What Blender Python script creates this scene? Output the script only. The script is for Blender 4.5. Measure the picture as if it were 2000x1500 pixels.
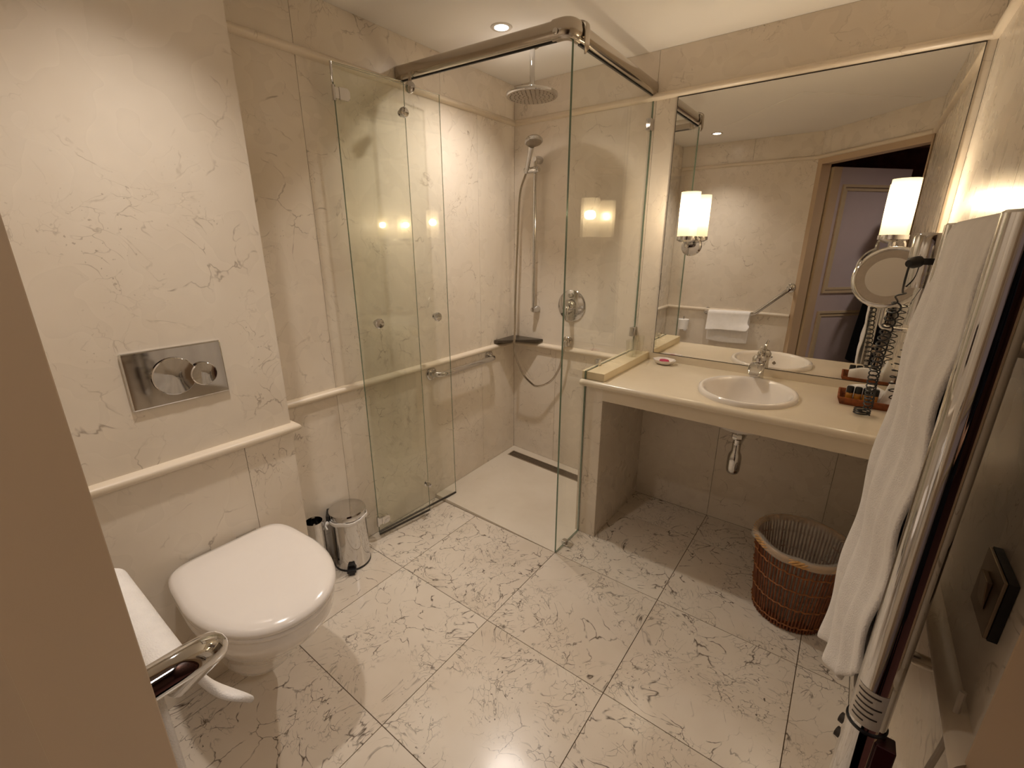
import bpy, bmesh, math, random
from math import sin, cos, pi, radians, sqrt
from mathutils import Vector, Matrix
random.seed(7)
for o in list(bpy.data.objects): bpy.data.objects.remove(o)
SC = bpy.context.scene
COL = SC.collection

# ------------------------------------------------------------------ camera
CAM = Vector((1.7689, -2.3817, 1.4479))
YAW, PITCH, ROLL = radians(-36.863), radians(17.537), radians(0.0236)
fwd = Vector((sin(YAW)*cos(PITCH), cos(YAW)*cos(PITCH), -sin(PITCH)))
rgt = Vector((cos(YAW), -sin(YAW), 0)); upv = rgt.cross(fwd)
R_ = rgt*cos(ROLL)+upv*sin(ROLL); U_ = -rgt*sin(ROLL)+upv*cos(ROLL)
cd = bpy.data.cameras.new('camera'); cam = bpy.data.objects.new('camera', cd); COL.objects.link(cam)
cd.sensor_width = 36; cd.lens = 877.85/2000*36; cd.clip_start = .005; cd.clip_end = 50
m = Matrix((R_, U_, -fwd)).transposed().to_4x4(); m.translation = CAM; cam.matrix_world = m
SC.camera = cam

# ------------------------------------------------------------------ world, exposure, lamps
wd = bpy.data.worlds.new('world'); SC.world = wd; wd.use_nodes = True
wd.node_tree.nodes['Background'].inputs[0].default_value = (1, .85, .7, 1)
wd.node_tree.nodes['Background'].inputs[1].default_value = .02
SC.view_settings.view_transform = 'Standard'; SC.view_settings.look = 'None'
SC.view_settings.exposure = 0.34; SC.view_settings.gamma = 1; SC.view_settings.use_curve_mapping = False
SC.cycles.max_bounces = 9; SC.cycles.diffuse_bounces = 4; SC.cycles.glossy_bounces = 5; SC.cycles.transparent_max_bounces = 16; SC.cycles.adaptive_threshold = .03
H = 2.30                      # ceiling
LAMP_SHOWER = (.396, -.625); LAMP_TOILET = (.63, -1.96)
SPOT_W, SPOT_COL = 30.0, (1, .91, .83)
HALL_W = 48.0
SCONCE_EMIT, BULB_W, SCONCE_COL = .15, 2.9, (1, .85, .66)

# ------------------------------------------------------------------ helpers
class G:
    def __init__(s): s.v = []; s.f = []
    def add(s, vs, fs):
        b = len(s.v); s.v += [tuple(p) for p in vs]; s.f += [tuple(b+i for i in f) for f in fs]; return s
    def box(s, a, b):
        x0, x1 = sorted((a[0], b[0])); y0, y1 = sorted((a[1], b[1])); z0, z1 = sorted((a[2], b[2]))
        return s.add([(x0,y0,z0),(x1,y0,z0),(x1,y1,z0),(x0,y1,z0),(x0,y0,z1),(x1,y0,z1),(x1,y1,z1),(x0,y1,z1)],
                     [(0,3,2,1),(4,5,6,7),(0,1,5,4),(1,2,6,5),(2,3,7,6),(3,0,4,7)])
    def obox(s, c, ax, ay, az):     # oriented box: centre + three half-axis vectors
        c, ax, ay, az = map(Vector, (c, ax, ay, az)); vs = []
        for z in (-1, 1):
            for x, y in ((-1,-1),(1,-1),(1,1),(-1,1)): vs.append(c+ax*x+ay*y+az*z)
        return s.add(vs, [(0,3,2,1),(4,5,6,7),(0,1,5,4),(1,2,6,5),(2,3,7,6),(3,0,4,7)])
    def rings(s, rings, closed=True, cap0=True, cap1=True):
        n = len(rings[0]); vs = [p for r in rings for p in r]; fs = []
        for i in range(len(rings)-1):
            for j in range(n if closed else n-1):
                k = (j+1) % n
                fs.append((i*n+j, i*n+k, (i+1)*n+k, (i+1)*n+j))
        if cap0: fs.append(tuple(reversed(range(n))))
        if cap1: fs.append(tuple((len(rings)-1)*n+j for j in range(n)))
        return s.add(vs, fs)
    def tube(s, path, r, n=12, cap=True):
        P = [Vector(p) for p in path]; rr = r if isinstance(r, (list, tuple)) else [r]*len(P)
        t = (P[1]-P[0]).normalized(); a = Vector((0,0,1)) if abs(t.z) < .9 else Vector((1,0,0))
        u = t.cross(a).normalized(); R = []
        for i, p in enumerate(P):
            if i == 0: tt = P[1]-P[0]
            elif i == len(P)-1: tt = P[-1]-P[-2]
            else: tt = (P[i+1]-P[i]).normalized()+(P[i]-P[i-1]).normalized()
            tt = tt.normalized() if tt.length > 1e-9 else t
            u = (u-tt*u.dot(tt)).normalized(); w = tt.cross(u)
            R.append([p+(u*cos(2*pi*j/n)+w*sin(2*pi*j/n))*rr[i] for j in range(n)]); t = tt
        return s.rings(R, cap0=cap, cap1=cap)
    def lathe(s, prof, c, axis=(0,0,1), n=32, sx=1, sy=1, cap0=True, cap1=True):
        c = Vector(c); ax = Vector(axis).normalized()
        a = Vector((1,0,0)) if abs(ax.x) < .9 else Vector((0,1,0))
        u = (a-ax*a.dot(ax)).normalized(); w = ax.cross(u)
        return s.rings([[c+ax*z+u*(r*sx*cos(2*pi*j/n))+w*(r*sy*sin(2*pi*j/n)) for j in range(n)] for r, z in prof], cap0=cap0, cap1=cap1)
    def prism(s, poly, z0, z1):
        n = len(poly)
        return s.add([(x,y,z0) for x,y in poly]+[(x,y,z1) for x,y in poly],
                     [tuple(reversed(range(n))), tuple(range(n,2*n))]+[(i,(i+1)%n,n+(i+1)%n,n+i) for i in range(n)])
    def prismf(s, poly, f0, f1):    # polygon in (u,v), f0/f1 map (u,v)->xyz
        n = len(poly)
        return s.add([f0(*p) for p in poly]+[f1(*p) for p in poly],
                     [tuple(reversed(range(n))), tuple(range(n,2*n))]+[(i,(i+1)%n,n+(i+1)%n,n+i) for i in range(n)])
    def grid(s, pts, thick=0):
        a, b = len(pts), len(pts[0])
        return s.add([p for r in pts for p in r], [(i*b+j, i*b+j+1, (i+1)*b+j+1, (i+1)*b+j) for i in range(a-1) for j in range(b-1)])

def bez(p0, p1, p2, p3, n=16):
    p0, p1, p2, p3 = map(Vector, (p0, p1, p2, p3))
    return [p0*(1-t)**3+p1*3*t*(1-t)**2+p2*3*t*t*(1-t)+p3*t**3 for t in [i/n for i in range(n+1)]]
def smoothpath(pts, n=8):
    P = [Vector(p) for p in pts]; P = [P[0]*2-P[1]]+P+[P[-1]*2-P[-2]]; out = []
    for i in range(1, len(P)-2):
        a, b, c, d = P[i-1:i+3]
        for k in range(n):
            t = k/n
            out.append(.5*((2*b)+(c-a)*t+(2*a-5*b+4*c-d)*t*t+(3*b-a-3*c+d)*t**3))
    out.append(P[-2]); return out
def fillet(pts, r=.03, n=6):
    P = [Vector(p) for p in pts]; out = [P[0]]
    for i in range(1, len(P)-1):
        a = (P[i-1]-P[i]).normalized(); b = (P[i+1]-P[i]).normalized()
        s = P[i]+a*r; e = P[i]+b*r
        for k in range(n+1):
            t = k/n; out.append(s*(1-t)**2+P[i]*2*t*(1-t)+e*t*t)
    out.append(P[-1]); return out

def obj(name, g, mat, parent=None, angle=35, solid=0, sub=0, bevel=0, recalc=True):
    me = bpy.data.meshes.new(name); me.from_pydata([tuple(v) for v in g.v], [], g.f)
    if recalc:
        bm = bmesh.new(); bm.from_mesh(me); bmesh.ops.recalc_face_normals(bm, faces=bm.faces); bm.to_mesh(me); bm.free()
    if angle:
        me.shade_smooth(); me.set_sharp_from_angle(angle=radians(angle))
    o = bpy.data.objects.new(name, me); COL.objects.link(o)
    mats = mat if isinstance(mat, list) else [mat]
    for m_ in mats: me.materials.append(m_)
    if solid: md = o.modifiers.new('solid', 'SOLIDIFY'); md.thickness = solid; md.offset = 0
    if bevel: md = o.modifiers.new('bevel', 'BEVEL'); md.width = bevel; md.segments = 2; md.limit_method = 'ANGLE'; md.angle_limit = radians(40)
    if sub: md = o.modifiers.new('sub', 'SUBSURF'); md.levels = sub; md.render_levels = sub
    if parent is not None: setp(o, parent)
    return o
def setp(o, parent):
    o.parent = parent
    p = parent; T = Matrix.Identity(4)
    if p.parent is None: T = Matrix.Translation(p.location)   # a child part already sits in world space
    o.matrix_parent_inverse = T.inverted()
def tag(o, label, cat=None, group=None, kind=None):
    o['label'] = label
    if cat: o['category'] = cat
    if group: o['group'] = group
    if kind: o['kind'] = kind
    return o
def thing(name, loc, label, cat, group=None):
    e = bpy.data.objects.new(name, None); COL.objects.link(e); e.location = loc; e.empty_display_size = .05
    return tag(e, label, cat, group)
def struct(name, g, mat, label, cat, **k):
    o = obj(name, g, mat, **k); return tag(o, label, cat, kind='structure')

# ------------------------------------------------------------------ materials
def newmat(name):
    m = bpy.data.materials.new(name); m.use_nodes = True
    nt = m.node_tree; b = nt.nodes['Principled BSDF']; return m, nt, b
def N(nt, t, **k):
    n = nt.nodes.new(t)
    for a, v in k.items(): setattr(n, a, v)
    return n
def inp(n, **k):
    for a, v in k.items():
        n.inputs[a.replace('_', ' ')].default_value = v
    return n
def ramp(nt, src, stops):
    r = N(nt, 'ShaderNodeValToRGB'); e = r.color_ramp.elements
    while len(e) < len(stops): e.new(.5)
    for el, (p, c) in zip(e, stops):
        el.position = p; el.color = c if len(c) == 4 else (*c, 1)
    nt.links.new(src, r.inputs[0]); return r.outputs[0]
def srgb(r, g, b):
    f = lambda c: ((c/255+.055)/1.055)**2.4 if c > 10 else c/255/12.92
    return (f(r), f(g), f(b), 1)
def plain(name, col, rough=.5, metal=0, coat=0, spec=.5, noise=0, nscale=30, bump=0, bscale=200, ior=None):
    m, nt, b = newmat(name); L = nt.links
    b.inputs['Roughness'].default_value = rough; b.inputs['Metallic'].default_value = metal
    b.inputs['Coat Weight'].default_value = coat; b.inputs['Specular IOR Level'].default_value = spec
    tc = N(nt, 'ShaderNodeTexCoord')
    n1 = N(nt, 'ShaderNodeTexNoise'); inp(n1, Scale=nscale, Detail=4.0); L.new(tc.outputs['Object'], n1.inputs['Vector'])
    k = noise
    L.new(ramp(nt, n1.outputs['Fac'], [(.3, tuple(c*(1-k) for c in col[:3])), (.7, tuple(min(1, c*(1+k)) for c in col[:3]))]), b.inputs['Base Color'])
    if bump:
        n2 = N(nt, 'ShaderNodeTexNoise'); inp(n2, Scale=bscale, Detail=3.0); L.new(tc.outputs['Object'], n2.inputs['Vector'])
        bp = N(nt, 'ShaderNodeBump'); inp(bp, Strength=bump, Distance=.002); L.new(n2.outputs['Fac'], bp.inputs['Height']); L.new(bp.outputs[0], b.inputs['Normal'])
    return m
def marble(name, c1, c2, vein, scale=5, amount=.8, cover=(.5, .6), width=.02, rough=.25, pits=.3, bump=.15):
    m, nt, b = newmat(name); L = nt.links
    tc = N(nt, 'ShaderNodeTexCoord'); oi = N(nt, 'ShaderNodeObjectInfo')
    mul = N(nt, 'ShaderNodeVectorMath', operation='SCALE'); mul.inputs[0].default_value = (13, 7, 9); L.new(oi.outputs['Random'], mul.inputs['Scale'])
    co = N(nt, 'ShaderNodeVectorMath', operation='ADD'); L.new(tc.outputs['Object'], co.inputs[0]); L.new(mul.outputs[0], co.inputs[1])
    def noise(sc, det=4., vec=None, rough_=.55):
        n = N(nt, 'ShaderNodeTexNoise'); inp(n, Scale=sc, Detail=det, Roughness=rough_); L.new(vec or co.outputs[0], n.inputs['Vector']); return n
    def warp(vec, sc, amt, det=3.):
        n = noise(sc, det, vec); s = N(nt, 'ShaderNodeVectorMath', operation='SUBTRACT'); L.new(n.outputs['Color'], s.inputs[0]); s.inputs[1].default_value = (.5, .5, .5)
        k = N(nt, 'ShaderNodeVectorMath', operation='SCALE'); L.new(s.outputs[0], k.inputs[0]); k.inputs['Scale'].default_value = amt
        a = N(nt, 'ShaderNodeVectorMath', operation='ADD'); L.new(vec, a.inputs[0]); L.new(k.outputs[0], a.inputs[1]); return a.outputs[0]
    base = ramp(nt, noise(2.2, 4.).outputs['Fac'], [(.32, c1[:3]), (.68, c2[:3])])
    w = warp(warp(co.outputs[0], 3.5, .35, 1.), 22, .05, 2.)
    vo = N(nt, 'ShaderNodeTexVoronoi', feature='DISTANCE_TO_EDGE'); inp(vo, Scale=scale); L.new(w, vo.inputs['Vector'])
    line = ramp(nt, vo.outputs['Distance'], [(0, (1,1,1)), (width, (0,0,0))])
    mask = ramp(nt, noise(3.2, 3., None, .65).outputs['Fac'], [(cover[0], (0,0,0)), (cover[1], (1,1,1))])
    brk = ramp(nt, noise(26, 1.).outputs['Fac'], [(.40, (0,0,0)), (.56, (1,1,1))])
    vo2 = N(nt, 'ShaderNodeTexVoronoi', feature='DISTANCE_TO_EDGE'); inp(vo2, Scale=scale*3.1); L.new(w, vo2.inputs['Vector'])
    line2 = ramp(nt, vo2.outputs['Distance'], [(0, (1,1,1)), (width*1.6, (0,0,0))])
    mask2 = ramp(nt, noise(4.7, 2.).outputs['Fac'], [(cover[0]+.05, (0,0,0)), (cover[1]+.06, (1,1,1))])
    def mul2(a, c):
        x = N(nt, 'ShaderNodeMath', operation='MULTIPLY'); L.new(a, x.inputs[0])
        if hasattr(c, 'default_value'): L.new(c, x.inputs[1])
        else: x.inputs[1].default_value = c
        return x.outputs[0]
    v1 = mul2(mul2(line, mask), brk); v2 = mul2(mul2(mul2(line2, mask2), brk), .75)
    mx = N(nt, 'ShaderNodeMath', operation='MAXIMUM'); L.new(v1, mx.inputs[0]); L.new(v2, mx.inputs[1])
    pn = ramp(nt, noise(95, 1.).outputs['Fac'], [(.70, (0,0,0)), (.76, (1,1,1))])
    pm = mul2(mul2(pn, mask2), pits)
    mx2 = N(nt, 'ShaderNodeMath', operation='MAXIMUM'); L.new(mx.outputs[0], mx2.inputs[0]); L.new(pm, mx2.inputs[1])
    fac = mul2(mx2.outputs[0], amount)
    mix = N(nt, 'ShaderNodeMix', data_type='RGBA'); L.new(fac, mix.inputs[0]); L.new(base, mix.inputs[6]); mix.inputs[7].default_value = vein
    L.new(mix.outputs[2], b.inputs['Base Color'])
    rg = N(nt, 'ShaderNodeMath', operation='MULTIPLY_ADD'); L.new(noise(9, 1.).outputs['Fac'], rg.inputs[0]); rg.inputs[1].default_value = .18; rg.inputs[2].default_value = rough-.09
    L.new(rg.outputs[0], b.inputs['Roughness'])
    if bump:
        bp = N(nt, 'ShaderNodeBump', invert=True); inp(bp, Strength=bump, Distance=.002); L.new(mx2.outputs[0], bp.inputs['Height']); L.new(bp.outputs[0], b.inputs['Normal'])
    return m
M = {}
M['wall'] = marble('wall_marble', srgb(224,211,193), srgb(237,226,210), srgb(112,84,54), 6.5, .58, (.48,.62), .020, .28, .9, 0)
M['floor'] = marble('floor_marble', srgb(218,204,186), srgb(235,224,209), srgb(70,50,34), 9.5, .95, (.38,.52), .026, .20, .9, 0)
M['shower_floor'] = marble('shower_floor_marble', srgb(214,201,182), srgb(230,219,202), srgb(130,105,76), 5, .4, (.55,.7), .015, .35, .4, 0)
M['trim'] = marble('trim_marble', srgb(222,206,182), srgb(234,220,200), srgb(150,118,82), 6, .45, (.56,.68), .015, .35, .5, 0)
M['counter'] = marble('counter_marble', srgb(222,207,182), srgb(232,219,197), srgb(170,140,98), 4, .30, (.56,.72), .015, .22, .1, 0)
M['onyx'] = marble('ledge_marble', srgb(222,205,166), srgb(234,218,184), srgb(190,160,100), 4, .3, (.5,.7), .02, .25, .1, 0)
M['grout'] = plain('grout', srgb(150,128,102), .9, noise=.1)
M['dark_grout'] = plain('floor_grout', srgb(112,90,66), .9, noise=.1)
M['ceil'] = plain('ceiling_paint', srgb(245,239,230), .85, noise=.01, nscale=2)
M['paint'] = plain('frame_paint', srgb(196,170,140), .45, noise=.02, nscale=4)
M['lilac'] = plain('door_paint', srgb(190,174,174), .38, noise=.03, nscale=5)
M['gold'] = plain('door_moulding_paint', srgb(200,178,146), .4, noise=.03)
M['chrome'] = plain('chrome', (.64,.63,.62), .05, 1, noise=.01)
M['nickel'] = plain('satin_nickel', (.52,.47,.41), .16, 1, noise=.02)
M['steel'] = plain('brushed_steel', (.55,.50,.44), .32, 1, noise=.06, nscale=60)
M['porc'] = plain('porcelain', srgb(242,234,226), .12, coat=.6, noise=.005)
M['seat'] = plain('lid_plastic', srgb(244,236,228), .16, coat=.3, noise=.005)
M['black'] = plain('black_plastic', srgb(22,20,20), .38, noise=.1)
M['rubber'] = plain('rubber_seal', srgb(60,52,44), .6, noise=.1)
M['towel'] = plain('towel_cotton', srgb(247,242,237), .95, spec=.1, noise=.03, nscale=40, bump=.9, bscale=420)
M['paper'] = plain('tissue_paper', srgb(240,236,230), .9, spec=.1, noise=.02, bump=.3, bscale=150)
M['cane'] = plain('basket_cane', srgb(122,66,28), .55, noise=.35, nscale=45)
M['cane2'] = plain('basket_binding', srgb(150,92,44), .6, noise=.3, nscale=60)
M['rim'] = plain('basket_rim_fibre', srgb(196,150,92), .7, noise=.3, nscale=70)
M['tray'] = plain('tray_wood', srgb(140,74,30), .4, noise=.4, nscale=60, bump=.6, bscale=120)
M['slate'] = plain('dark_slate', srgb(74,64,52), .35, noise=.25, nscale=20)
M['red'] = plain('dark_red_enamel', srgb(58,8,12), .35, noise=.05)
M['sticker'] = plain('sticker', srgb(214,204,190), .5, noise=.02)
M['ink'] = plain('ink', srgb(60,50,44), .6, noise=.05)
M['cloth'] = plain('black_cloth', srgb(20,20,24), .9, spec=.1, noise=.2, nscale=50)
M['skin'] = plain('skin', srgb(206,160,132), .5, noise=.04, nscale=12)
M['hair'] = plain('hair', srgb(48,34,24), .6, noise=.3, nscale=90)
M['eye'] = plain('eye', srgb(230,226,220), .2, noise=.02)
M['pink'] = plain('soap_wrap', srgb(196,60,96), .5, noise=.2)
M['carpet'] = plain('hall_carpet', srgb(92,50,40), .95, noise=.3, nscale=60)
M['hallwall'] = plain('hall_paper', srgb(112,72,56), .8, noise=.35, nscale=9)
M['drain'] = plain('drain_grate', (.28,.24,.2), .35, 1, noise=.15, nscale=90)
M['reed'] = plain('switch_bronze', (.30,.24,.18), .3, 1, noise=.05)
M['amber'] = plain('amber_shampoo', srgb(190,130,52), .15, coat=.5, noise=.1)
M['silver_mirror'] = plain('mirror_silver', (.90,.89,.86), .0, 1, noise=0)
M['magnifier'] = plain('magnifier_silver', (.86,.84,.80), .02, 1, noise=0)
def emit(name, col, s):
    m, nt, b = newmat(name); nt.nodes.remove(b); e = N(nt, 'ShaderNodeEmission'); e.inputs[0].default_value = (*col, 1); e.inputs[1].default_value = s
    nt.links.new(e.outputs[0], nt.nodes['Material Output'].inputs[0]); return m
def glassmat(name, tint, rmul=1.0, rough=0.0, f0=.045):
    m, nt, b = newmat(name); nt.nodes.remove(b); L = nt.links
    lw = N(nt, 'ShaderNodeLayerWeight'); lw.inputs[0].default_value = .5
    p = N(nt, 'ShaderNodeMath', operation='POWER'); L.new(lw.outputs['Facing'], p.inputs[0]); p.inputs[1].default_value = 5.5
    f = N(nt, 'ShaderNodeMath', operation='MULTIPLY_ADD'); L.new(p.outputs[0], f.inputs[0]); f.inputs[1].default_value = .5*rmul; f.inputs[2].default_value = f0*rmul
    t = N(nt, 'ShaderNodeBsdfTransparent'); t.inputs[0].default_value = tint
    g = N(nt, 'ShaderNodeBsdfGlossy'); g.inputs['Roughness'].default_value = rough; g.inputs[0].default_value = (1,1,1,1)
    x = N(nt, 'ShaderNodeMixShader'); L.new(f.outputs[0], x.inputs[0]); L.new(t.outputs[0], x.inputs[1]); L.new(g.outputs[0], x.inputs[2])
    L.new(x.outputs[0], nt.nodes['Material Output'].inputs[0]); return m
M['glass'] = glassmat('clear_glass', (.982,.988,.972,1))
M['tumbler'] = glassmat('tumbler_glass', (.97,.97,.95,1), 1.6, 0, .05)
def glass_edge():
    m, nt, b = newmat('glass_edge'); b.inputs['Base Color'].default_value = srgb(96,120,100); b.inputs['Roughness'].default_value = .08
    b.inputs['Transmission Weight'].default_value = .25; b.inputs['Coat Weight'].default_value = .5
    return m
M['gedge'] = glass_edge()
def shademat():
    m, nt, b = newmat('frosted_shade'); nt.nodes.remove(b); L = nt.links
    tr = N(nt, 'ShaderNodeBsdfTranslucent'); tr.inputs[0].default_value = (.55,.47,.32,1)
    em = N(nt, 'ShaderNodeEmission'); em.inputs[0].default_value = (*SCONCE_COL, 1); em.inputs[1].default_value = SCONCE_EMIT
    a = N(nt, 'ShaderNodeAddShader'); L.new(tr.outputs[0], a.inputs[0]); L.new(em.outputs[0], a.inputs[1])
    tp = N(nt, 'ShaderNodeBsdfTransparent'); x = N(nt, 'ShaderNodeMixShader'); x.inputs[0].default_value = .50; L.new(tp.outputs[0], x.inputs[1]); L.new(a.outputs[0], x.inputs[2])
    L.new(x.outputs[0], nt.nodes['Material Output'].inputs[0]); return m
M['shade'] = shademat()
def bagmat():
    m, nt, b = newmat('thin_bin_liner'); nt.nodes.remove(b); L = nt.links
    t = N(nt, 'ShaderNodeBsdfTransparent'); t.inputs[0].default_value = (.93,.92,.90,1)
    d = N(nt, 'ShaderNodeBsdfPrincipled'); d.inputs['Base Color'].default_value = srgb(236,228,216); d.inputs['Roughness'].default_value = .25
    x = N(nt, 'ShaderNodeMixShader'); x.inputs[0].default_value = .30; L.new(t.outputs[0], x.inputs[1]); L.new(d.outputs[0], x.inputs[2])
    L.new(x.outputs[0], nt.nodes['Material Output'].inputs[0]); return m
M['bag'] = bagmat()
M['lamp_face'] = emit('downlight_lens', (1,.9,.8), 26)

# ------------------------------------------------------------------ room shell
W, L_, BX, BY = 2.0, -2.37, .236, -1.662     # width, front wall y, cistern box face x, box side y
DG = -3.725                                   # diagonal door wall: y = x + DG (room side y > x + DG)
T = .012; GAP = .0008; RZ, UZ = .812, 2.105   # slab thickness, joint half gap, rail and cornice heights
def slabs(parent, rects, P, mat='wall', t=T):
    for (u0, u1, z0, z1) in rects:
        g = G(); a, b_, c, d = u0+GAP, u1-GAP, z0+GAP, z1-GAP
        vs = [P(u, z, -q) for q in (0, t) for u, z in ((a,c),(b_,c),(b_,d),(a,d))]
        g.add(vs, [(0,1,2,3),(7,6,5,4),(0,4,5,1),(1,5,6,2),(2,6,7,3),(3,7,4,0)])
        obj('marble_slab', g, M[mat], parent, angle=0)
def bands(us_low, us_mid, us_up, z0=0, zr=RZ, zu=UZ, z1=H):
    r = []
    for us, a, b_ in ((us_low, z0, zr), (us_mid, zr, zu), (us_up, zu, z1)):
        r += [(us[i], us[i+1], a, b_) for i in range(len(us)-1)]
    return r
wl = struct('wall_left', G().box((-.12, .12, -.05), (-T, BY-.001, H+.02)), M['grout'], 'cream marble clad wall on the left, running behind the shower', 'wall', angle=0)
slabs(wl, bands([0,.335,1.33,-BY], [0,.335,1.33,-BY], [0,.6,1.33,-BY]), lambda u,z,d: (d,-u,z))
wb = struct('wall_back', G().box((-.12, T, -.05), (2.12, .12, H+.02)), M['grout'], 'cream marble clad back wall carrying the big mirror', 'wall', angle=0)
slabs(wb, [(0,.33,0,RZ),(.33,.846,0,RZ),(.846,1.337,0,RZ),(1.337,1.846,0,RZ),(1.846,W,0,RZ),(0,.846,RZ,UZ),(.846,1.4,RZ,UZ),(1.4,W,RZ,UZ),(0,.846,UZ,H),(.846,W,UZ,H)], lambda u,z,d: (u,-d,z))
wr = struct('wall_right', G().box((W+T, .12, -.05), (W+.12, -1.715, H+.02)), M['grout'], 'cream marble clad wall on the right behind the chrome towel radiator', 'wall', angle=0)
slabs(wr, bands([0,.57,1.15,1.725], [0,.9,1.725], [0,.9,1.725]), lambda u,z,d: (W-d,-u,z))
wf = struct('wall_front', G().box((BX, L_-T, -.05), (1.36, L_-.12, H+.02)), M['grout'], 'cream marble clad wall facing the mirror, with the angled grab bar', 'wall', angle=0)
slabs(wf, bands([BX,.85,1.355], [BX,1.355], [BX,.85,1.355]), lambda u,z,d: (u,L_+d,z))
wx = struct('wall_box', G().box((-.12, BY-T, -.05), (BX-T, L_-.12, H+.02)), M['grout'], 'boxed-out marble wall section hiding the cistern behind the toilet', 'wall', angle=0)
slabs(wx, bands([-BY,1.825,-L_], [-BY,-L_], [-BY,-L_]), lambda u,z,d: (BX+d,-u,z))
slabs(wx, bands([0,BX], [0,BX], [0,BX]), lambda u,z,d: (u,BY+d,z))
# diagonal door wall; s runs along the wall from the front wall corner, d towards the room
D0 = Vector((1.345, DG+1.345, 0)); DS = Vector((.70711,.70711,0)); DN = Vector((-.70711,.70711,0))
def DP(s, z, d): v = D0+DS*s+DN*d; return (v.x, v.y, z)
SL, S0, S1, DH, FD = .926, .051, .915, 2.05, .078
gd = G()
def dbox(g, s0, s1, z0, z1, d0, d1):
    return g.add([DP(s,z,d) for d in (d0,d1) for s,z in ((s0,z0),(s1,z0),(s1,z1),(s0,z1))], [(0,1,2,3),(7,6,5,4),(0,4,5,1),(1,5,6,2),(2,6,7,3),(3,7,4,0)])
dbox(gd, -.03, S0-.02, -.05, H, -FD+.005, -T); dbox(gd, S1+.005, SL+.07, -.05, H, -FD+.005, -T); dbox(gd, S0, S1, DH+.02, H, -FD+.005, -T)
wdg = struct('wall_diagonal', gd, M['grout'], 'narrow diagonal wall around the doorway, cutting the corner', 'wall', angle=0)
slabs(wdg, [(0,SL,UZ,H)], lambda u,z,d: DP(u,z,d))
fr = struct('trim_1', dbox(dbox(dbox(G(), 0, S0, 0, DH+.05, -FD, .010), S1, SL-.003, 0, DH+.05, -FD, .010), S0, S1, DH, DH+.05, -FD, .010), M['paint'], 'beige painted wooden door frame round the diagonal doorway', 'door frame', angle=0, bevel=.003)
# ceiling
gc = G().box((-.12,.12,H), (2.12,-2.5,H+.08))
ce = struct('ceiling', gc, M['ceil'], 'smooth off-white painted ceiling', 'ceiling', angle=0)
gh = G(); hp = [(.731,-1.752),(1.313,-1.125),(1.884,-1.676),(1.302,-2.30)]
obj('access_panel', gh.prism(hp, H-.0025, H+.002), M['ceil'], ce, angle=0)

# floor: tiles, one slab in the shower
fl = struct('floor', G().box((-.12,.12,-.06), (2.12,-2.49,-.004)), M['dark_grout'], 'cream marble tile floor with brown veins', 'floor', angle=0)
def clip(poly, f):
    out = []
    for i in range(len(poly)):
        a, b_ = poly[i], poly[(i+1) % len(poly)]; fa, fb = f(a), f(b_)
        if fa >= 0: out.append(a)
        if (fa >= 0) != (fb >= 0):
            t = fa/(fa-fb); out.append((a[0]+(b_[0]-a[0])*t, a[1]+(b_[1]-a[1])*t))
    return out
XS = [0, .316, .829, 1.337, 1.846, W]; YS = [0, -.263, -.778, -1.293, -1.808, -2.323, L_]
for i in range(len(XS)-1):
    for j in range(len(YS)-1):
        if i < 2 and j < 2: continue
        a, b_, c, d = XS[i]+.0014, XS[i+1]-.0014, YS[j]-.0014, YS[j+1]+.0014
        poly = [(a,d),(b_,d),(b_,c),(a,c)]
        poly = clip(poly, lambda p: p[1]-(p[0]+DG))
        if i == 0 and j >= 4: poly = clip(poly, lambda p: p[0]-BX)
        if len(poly) > 2: obj('floor_tile', G().prism(poly, -.012, 0), M['floor'], fl, angle=0)
obj('door_sill', G().prism([DP(S0,0,-.004)[:2], DP(S0,0,-FD-.05)[:2], DP(S1,0,-FD-.05)[:2], DP(S1,0,-.004)[:2]], -.012, .001), M['floor'], fl, angle=0)
def shz(x, y): return (.042*(1-x/.83)+.004)*(1+y/.778)+(.022*(1-x/.83))*(-y/.778) - .0
gs = G(); nx, ny = 8, 8
top = [[(.002+(.827-.002)*i/nx, -.002-.774*j/ny, shz(.83*i/nx, -.778*j/ny)) for j in range(ny+1)] for i in range(nx+1)]
gs.grid(top); gs.grid([[(x,y,-.012) for x,y,z in r] for r in top])
edge = [top[i][0] for i in range(nx+1)]+[top[nx][j] for j in range(1,ny+1)]+[top[i][ny] for i in range(nx-1,-1,-1)]+[top[0][j] for j in range(ny-1,0,-1)]
gs.rings([edge, [(x,y,-.012) for x,y,z in edge]], cap0=False, cap1=False)
obj('shower_floor_slab', gs, M['shower_floor'], fl, angle=20)

# rails (half-round stone mouldings)
nt_ = [1]
def moulding(path, h, d, label, closedends=True):
    """path: list of (x,y,nx,ny) points with outward normal (already mitred); h height, d depth, z centre"""
    nt_[0] += 1; zc = path[0][4]; n = 10; rings = []
    for x, y, ax, ay, z in path:
        rings.append([(x+ax*d*sin(pi*k/n), y+ay*d*sin(pi*k/n), z-h/2*cos(pi*k/n)) for k in range(n+1)])
    return struct('trim_%d' % nt_[0], G().rings(rings), M['trim'], label, 'moulding', angle=50)
CZ = .812; CH, CDp = .034, .026
moulding([(0,0,1,-1,CZ),(0,BY,1,0,CZ)], CH, CDp, 'rounded stone chair rail along the left wall and into the shower')
moulding([(0,0,1,-1,CZ),(.812,0,0,-1,CZ)], CH, CDp, 'rounded stone chair rail across the shower back wall under the valve')
moulding([(0,BY,0,1,CZ),(BX,BY,1,1,CZ),(BX,L_,1,1,CZ)], CH, CDp, 'rounded stone chair rail above the toilet on the boxed wall')
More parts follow.
